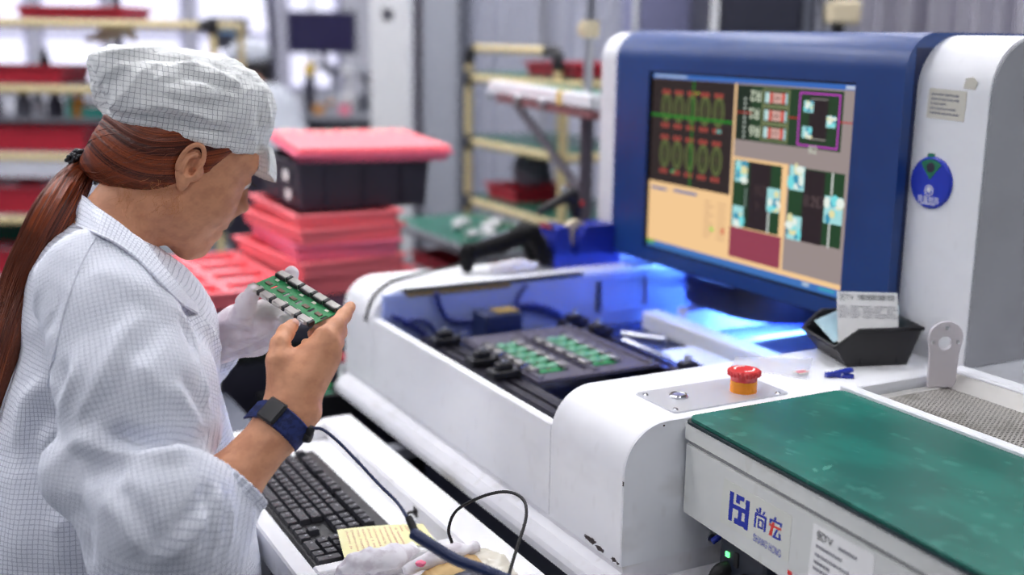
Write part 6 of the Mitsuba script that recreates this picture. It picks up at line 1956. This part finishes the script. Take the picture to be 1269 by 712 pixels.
cap.vertices = v + cap.vertex_normals * (.010 * (meshkit.fbm(v * 24 + 4, 4) - .5) + .0055 * (np.abs(meshkit.fbm(v * 48 + 1, 3) - .5) * 2 - .25))[:, None]
lc = (cap.vertices - HC) @ HM
nl = cap.vertex_normals @ HM
topw = (nl[:, 1] > .80)
puv = np.where(topw[:, None], np.stack([lc[:, 0] * .8 + lc[:, 2] * .6, lc[:, 2] * .8 - lc[:, 0] * .6], 1), np.stack([lc[:, 0] * .93 + lc[:, 1] * .37 + np.abs(nl[:, 0] > .8) * lc[:, 2], lc[:, 1] * .93 - lc[:, 0] * .37], 1))
kc_ = part(op, 'cap', cap, 'cap_cloth', True, uv=puv)
# peak
G = np.zeros((25, 9, 3))
for i in range(25):
    a = (i / 24 - .5) * 2.0
    for j in range(9):
        t = j / 8
        r0, r1 = .084, .062
        f0, s0 = .108 - .050 * (1 - math.cos(a * 1.1)), r0 * math.sin(a) * .80
        l = .040 * math.cos(a * .78) ** .6
        G[i, j] = hw(f0 + l * t * .92 - .010 * t * t, .080 - .004 * abs(a) - l * t * .85 - .006 * t * t, s0 * (1 + .12 * t))
pm = solid_sheet(G, .003)
uu = np.stack([np.repeat(np.arange(25) * .0062, 9), np.tile(np.arange(9) * .0052, 25)], 1)
part(kc_, 'peak', pm, 'cap_cloth', True, uv=np.vstack([uu, uu]))

# ---- hair
def hair_tex(p, n, uv):
    s = noise(uv.x * 900, uv.y * 9, 1.0) * .5 + noise(uv.x * 2600, uv.y * 16, 2.0) * .5
    l = noise(uv.x * 160, uv.y * 5, 3.0)
    c = mix(srgb(56, 22, 15), srgb(150, 70, 36), smoothstep(.25, .8, s * .6 + l * .4))
    return mix(c, srgb(168, 96, 58), 0.5 * smoothstep(.62, .9, s) * smoothstep(.4, .8, l))
mat('hair', tex=mikit.proc(hair_tex), rough=0.45, spec=.35)
Hr = Field(HC - .18, HC + np.array([.17, .14, .16]), .0034)
Hr.ell(hw(-.018, .030), (.096, .092, .0785), HM, .01)
Hr.cone(hw(-.056, -.018, .03), hw(-.056, -.018, -.03), .042, .042, .03)
TIE = AD(108, 205, 1.625)
Hr.cone(hw(-.070, -.032), TIE, .042, .0145, .025)
for s in (-1, 1): Hr.cone(hw(.028, .055, s * .062), hw(.020, .005, s * .0665), .016, .006, .012)
for s in (-1, 1):
    Hr.ell(hw(-.003, -.006, s * .088), (.026, .034, .020), HM, .006, 'cut')
    Hr.ell(hw(.062, -.04, s * .06), (.042, .088, .06), HM, .012, 'cut')
Hr.half(hw(-.050, -.075), (-HU * .85 - HF * -.30), .012)
hair = relax(Hr.mesh(), 3)
def strand_uv(v, root):
    """u across the strands, v along them: the strands all run to the root."""
    q = v - root; d = np.linalg.norm(q, axis=1)
    lf, lu, lr = q @ HF, q @ HU, q @ HR
    return np.stack([np.arctan2(lu + .35 * np.abs(lr), np.hypot(lf, .4 * lr) + .03) * .16 + .02 * lr, d], 1)
huv = strand_uv(hair.vertices, TIE)
gr = meshkit.noise(np.stack([huv[:, 0] * 420, huv[:, 1] * 7, huv[:, 0] * 0], 1)) - .5
hair.vertices = hair.vertices + hair.vertex_normals * (gr * .0022)[:, None]
hk = part(op, 'hair', hair, 'hair', True, uv=huv)
# ponytail
pt_px = [(110, 206, 1.622), (92, 225, 1.60), (73, 258, 1.578), (49, 303, 1.556), (26, 350, 1.535), (6, 410, 1.515), (-12, 475, 1.50), (-26, 540, 1.49), (-36, 590, 1.485)]
def fore(px, py, d, clear):
    q = hit(coat, px, py)
    return (px, py, d if q is None else min(d, float(CAM[2] @ (q - EYE)) - clear))
pt_px = [fore(x, y, d, .017 if i > 1 else .0) for i, (x, y, d) in enumerate(pt_px)]
for i in range(len(pt_px) - 2, -1, -1): pt_px[i] = (*pt_px[i][:2], min(pt_px[i][2], pt_px[i + 1][2] + .09))
rad = [.014, .0215, .0265, .0265, .0245, .022, .019, .013, .004]
pp_ = smooth_path(np.array([[*AD(*p), r] for p, r in zip(pt_px, rad)]), 12)
P, Rr = pp_[:, :3], pp_[:, 3]
t_ = np.gradient(P, axis=0); t_ /= np.linalg.norm(t_, axis=1, keepdims=True)
nA = 72; rows_ = []; vv_ = []
u0 = np.cross(t_[0], ray(60, 300)); u0 /= np.linalg.norm(u0)
ln = np.r_[0, np.cumsum(np.linalg.norm(np.diff(P, axis=0), axis=1))]
for i in range(len(P)):
    u0 = u0 - t_[i] * (u0 @ t_[i]); u0 /= np.linalg.norm(u0); w0_ = np.cross(t_[i], u0)
    a = np.arange(nA) * 2 * math.pi / nA
    gr = meshkit.noise(np.stack([np.cos(a) * 5.5, np.sin(a) * 5.5, np.full(nA, ln[i] * 7)], 1)) - .5
    gr2 = meshkit.noise(np.stack([np.cos(a) * 13, np.sin(a) * 13, np.full(nA, ln[i] * 9 + 5)], 1)) - .5
    r = Rr[i] * (1 + .30 * gr + .14 * gr2)
    rows_.append(P[i] + (r * np.cos(a))[:, None] * u0 + (.72 * r * np.sin(a))[:, None] * w0_)
    vv_.append(np.stack([a * .022, np.full(nA, ln[i])], 1))
idx = np.arange(len(P) * nA).reshape(len(P), nA); jx = np.roll(idx, -1, 1)
F = np.stack([idx[:-1], jx[:-1], jx[1:], idx[1:]], -1).reshape(-1, 4); F = np.vstack([F[:, [0, 1, 2]], F[:, [0, 2, 3]]])
pm = trimesh.Trimesh(np.vstack(rows_), F, process=False)
if pm.volume < 0: pm.invert()
part(op, 'ponytail', pm, 'hair', True, uv=np.vstack(vv_))
# loose strands: in the ponytail, over the back of the head and fine ones that stray at the nape
mat('hair_strand', srgb(112, 56, 34), rough=0.35)
mat('hair_stray', srgb(196, 132, 80), rough=0.35)
def strands(name, paths, r, m):
    import os
    path = f'{meshkit.FOLDER}/{name}.txt'
    os.makedirs(meshkit.FOLDER, exist_ok=True)
    with open(path, 'w') as f:
        f.write('\n\n'.join('\n'.join(f'{x:.5f} {y:.5f} {z:.5f} {r * (1 if 0 < i < len(q) - 2 else .55):.6f}' for i, (x, y, z) in enumerate(q)) for q in paths) + '\n')
    k = key_for(op + '__' + name)
    scene[k] = {'type': 'bsplinecurve', 'filename': path, 'bsdf': {'type': 'ref', 'id': look_of(m)}}
    return k
rs = np.random.default_rng(21)
ps = []
for _ in range(420):
    a = rs.random() * 2 * math.pi; k_ = 1.0 + .10 * rs.random() ** 2; i0 = int(rs.random() * 20); i1 = int(len(P) - 1 - rs.random() * 30)
    ii = np.linspace(i0, i1, 12).astype(int); wv = (rs.random(2) - .5) * .5
    q = []
    for n_, i in enumerate(ii):
        u1 = rows_[i][int(a / (2 * math.pi) * nA + wv[0] * n_) % nA]; q.append(P[i] + (u1 - P[i]) * (k_ + .02 * math.sin(n_ + a)))
    ps.append(q)
strands('ponytail_strand', ps, .00042, 'hair_strand')
labels[op + '__ponytail_strand'] = {'kind': 'stuff'}
ps = []
hv, hn_ = hair.vertices, hair.vertex_normals
for _ in range(520):
    s = -1 if rs.random() < .25 else 1
    st = hw(-.02 + .06 * rs.random() - .05 * rs.random(), .02 - .09 * rs.random(), s * .07)
    q = []
    i = np.argmin(((hv - st) ** 2).sum(1)); cur = hv[i]
    for n_ in range(16):
        q.append(cur + hn_[i] * (.0008 + .0007 * rs.random()))
        d = TIE - cur; L_ = np.linalg.norm(d)
        if L_ < .018: break
        cur = cur + d / L_ * .011 + np.array([0, 0, .0006]) * math.sin(n_ * .8); i = np.argmin(((hv - cur) ** 2).sum(1)); cur = hv[i] * .9 + cur * .1
    if len(q) > 5: ps.append(q)
strands('hair_strand', ps, .0004, 'hair_strand')
labels[op + '__hair_strand'] = {'kind': 'stuff'}
ps = []
for _ in range(60):
    st = hw(-.045 + .05 * rs.random(), -.03 - .03 * rs.random(), .066 + .004 * rs.random())
    if _ % 3 == 0: st = hw(-.07 + .02 * rs.random(), -.06, .03 + .03 * rs.random())
    dv_ = -HU * (.5 + .5 * rs.random()) + HF * (.5 * rs.random() - .1) + HR * .35 * rs.random()
    L_ = .02 + .035 * rs.random()
    q = [st + dv_ * L_ * t + HF * (.012 * math.sin(2.2 * t + 3 * rs.random()) * t) for t in np.linspace(0, 1, 7)]
    ps.append(q)
strands('stray_hair', ps, .00016, 'hair_stray')
labels[op + '__stray_hair'] = {'kind': 'stuff'}
# beaded hair tie
mat('bead', srgb(14, 14, 18), rough=0.12, coat=.8)
td = (P[6] - TIE) / np.linalg.norm(P[6] - TIE)
tx = np.cross(td, [0, 0, 1.0]); tx /= np.linalg.norm(tx); ty = np.cross(td, tx)
tk = part(op, 'hair_tie', trimesh.util.concatenate([tube([TIE + td * .003 + .0205 * (math.cos(a) * tx + math.sin(a) * ty) for a in np.linspace(0, 2 * math.pi, 30)], .006, 10)]), 'bead', True, label='black beaded hair tie')
bs = mikit.ply(trimesh.creation.icosphere(1, .0033), look_of('bead'), True)
for i in range(64):
    a = rs.random() * 2 * math.pi; b = (rs.random() - .5) * 3.4
    rr = .0205 + .0072 * math.cos(b)
    place(tk, 'bead', bs, shift(*(TIE + td * (.003 + .0085 * math.sin(b)) + rr * (math.cos(a) * tx + math.sin(a) * ty))))

# ---- glove on the left hand
mat('glove_white', tex=scuff(srgb(232, 224, 228), srgb(218, 206, 212), 50, .4, .7), rough=0.9, sheen=.4)
Gl = Field((.30, 1.42, .96), (.56, 1.72, 1.22), .0034)
Gl.cone(AD(262, 428, 1.685), AD(300, 408, 1.655), .033, .033, .02); Gl.cone(AD(300, 408, 1.655), AD(332, 396, 1.625), .034, .031, .02)
Gl.cone(AD(318, 420, 1.645), AD(342, 408, 1.62), .022, .016, .02)
Gl.cone(AD(300, 395, 1.62), AD(306, 375, 1.585), .020, .014, .012); Gl.cone(AD(306, 375, 1.585), AD(314, 362, 1.563), .013, .0105, .006)
for (a, b, c_) in (((330, 390, 1.63), (352, 368, 1.645), (361, 338, 1.638)), ((335, 395, 1.63), (362, 382, 1.63), (372, 366, 1.635)), ((338, 402, 1.625), (362, 396, 1.61), (366, 388, 1.605)), ((336, 410, 1.62), (355, 404, 1.60), (352, 398, 1.595))):
    Gl.cone(AD(*a), AD(*b), .0135, .0120, .008); Gl.cone(AD(*b), AD(*c_), .0120, .0108, .005)
glove = relax(Gl.mesh(), 3)
folds(glove, [(.004, .006, [(262, 402), (290, 398), (315, 402)]), (-.004, .006, [(266, 412), (292, 409), (320, 414)]), (.004, .006, [(270, 430), (300, 420), (335, 412)]), (-.004, .006, [(280, 440), (310, 430), (345, 412)]), (.003, .005, [(285, 385), (300, 392), (325, 395)]), (.003, .005, [(300, 438), (325, 428), (345, 420)])])
glove.vertices = glove.vertices + glove.vertex_normals * (.004 * (meshkit.fbm(glove.vertices * 45, 3) - .5))[:, None]
part(op, 'glove', glove, 'glove_white', True, label='white cloth glove on the left hand')

# ---- the panel in her hands
b0 = AD(303, 357, 1.565); b1 = AD(382, 407, 1.508); b2 = AD(345, 337, 1.612)
bx_ = b1 - b0; bl = np.linalg.norm(bx_); bx_ /= bl
by_ = b2 - b0; by_ -= bx_ * (by_ @ bx_); bw = np.linalg.norm(by_); by_ /= bw
bz_ = np.cross(bx_, by_)
if bz_ @ (EYE - b0) < 0: bz_ = -bz_
cen = b0 + bx_ * bl / 2 + by_ * bw / 2
Mh = axes(cen, bx_, by_, bz_) @ np.diag([bl / .121, bw / .067, 1.0, 1.0])
board_panel("green circuit board panel with metal connectors held in the operator's hands", Mh)

# ---- anti-static wrist strap and its cord
mat('strap_navy', tex=scuff(srgb(26, 42, 100), srgb(18, 30, 76), 220, .4, .65), rough=0.75)
mat('cord_navy', srgb(18, 36, 78), rough=0.35)
ws = thing('wrist_strap', "navy anti-static strap on the operator's right wrist with a cord", 'wrist strap')
WC = AD(350, 527, 1.425) 
lx = -ray(350, 527); lx = lx - fw * (lx @ fw); lx /= np.linalg.norm(lx); ly = np.cross(fw, lx)
def band(r0, r1, w, a0=0, a1=2 * math.pi, n=64, bulge=0.0):
    a = np.linspace(a0, a1, n); rows = []
    for (r, t) in ((r0, -w / 2), (r1, -w / 2 + .002), (r1, w / 2 - .002), (r0, w / 2)):
        rows.append(WC + fw * t + r * 1.04 * np.cos(a)[:, None] * lx + r * np.sin(a)[:, None] * ly)
    G = np.stack(rows, 1)
    G = np.concatenate([G, G[:, :1]], 1)
    return sheet(G)
part(ws, 'band', band(.0300, .0335, .030), 'strap_navy', 40)
sgn = 1 if (ly @ (AD(320, 505, 1.42) - WC)) > 0 else -1
tabp = [WC + .0345 * (math.cos(a) * lx + sgn * math.sin(a) * ly) for a in (.55, .9)] + [AD(318, 506, 1.408), AD(311, 508, 1.408)]
tg = np.array([[p + fw * t for t in np.linspace(-.0135, .0135, 4)] for p in tabp])
part(ws, 'tab', solid_sheet(tg, .003), 'strap_navy', 40)
bp_ = WC + .0365 * (math.cos(.62) * lx + sgn * math.sin(.62) * ly)
nz = (bp_ - WC) / np.linalg.norm(bp_ - WC)
part(ws, 'buckle', moved(bx(-.014, .014, -.0155, .0155, -.004, .0035, .0025), axes(bp_, np.cross(fw, nz), fw, nz)), 'black_plastic', label='black buckle')
sp = AD(381, 540, 1.418)
part(ws, 'snap', moved(lathe([[0, .006], [.007, .005], [.0085, 0], [.0085, -.006], [0, -.006]], n=24), frame(sp - WC, None, sp)), 'rubber', 30)
part(ws, 'clip', tube([sp, sp + (AD(386, 531, 1.41) - sp) * .9, AD(389, 530, 1.41)], [.0055, .005, .003], 10, 4), 'rubber', True)
cd = [(388, 530, 1.41), (400, 532, 1.41), (417, 545, 1.41), (440, 568, 1.41), (470, 600, 1.40), (492, 622, 1.39), (504, 640, 1.375), (508, 650, 1.37)]
part(ws, 'cord', tube([AD(*p) for p in cd], .0021, 8, 8), 'cord_navy', True, label='thin dark cord')
part(ws, 'cord_sleeve', tube([AD(506, 640, 1.372), AD(511, 651, 1.367), AD(516, 664, 1.362)], [.0042, .005, .0045], 12), 'rubber', 30)
co = smooth_path([AD(512, 660, 1.362), AD(535, 675, 1.352), (AD(565, 693, 1.345)), AD(600, 706, 1.335), AD(640, 722, 1.325), AD(690, 738, 1.32)], 60)
t_ = np.gradient(co, axis=0); t_ /= np.linalg.norm(t_, axis=1, keepdims=True); u0 = np.array([0, 0, 1.0]); hp_ = []
for i in range(len(co)):
    u1 = u0 - t_[i] * (u0 @ t_[i]); u1 /= np.linalg.norm(u1); w1 = np.cross(t_[i], u1); a = i * 2 * math.pi / 5.0
    hp_.append(co[i] + .0052 * (math.cos(a) * u1 + math.sin(a) * w1))
part(ws, 'coiled_cord', tube(smooth_path(np.array(hp_), 3), .0023, 6), 'cord_navy', True, label='thick coiled navy cord')
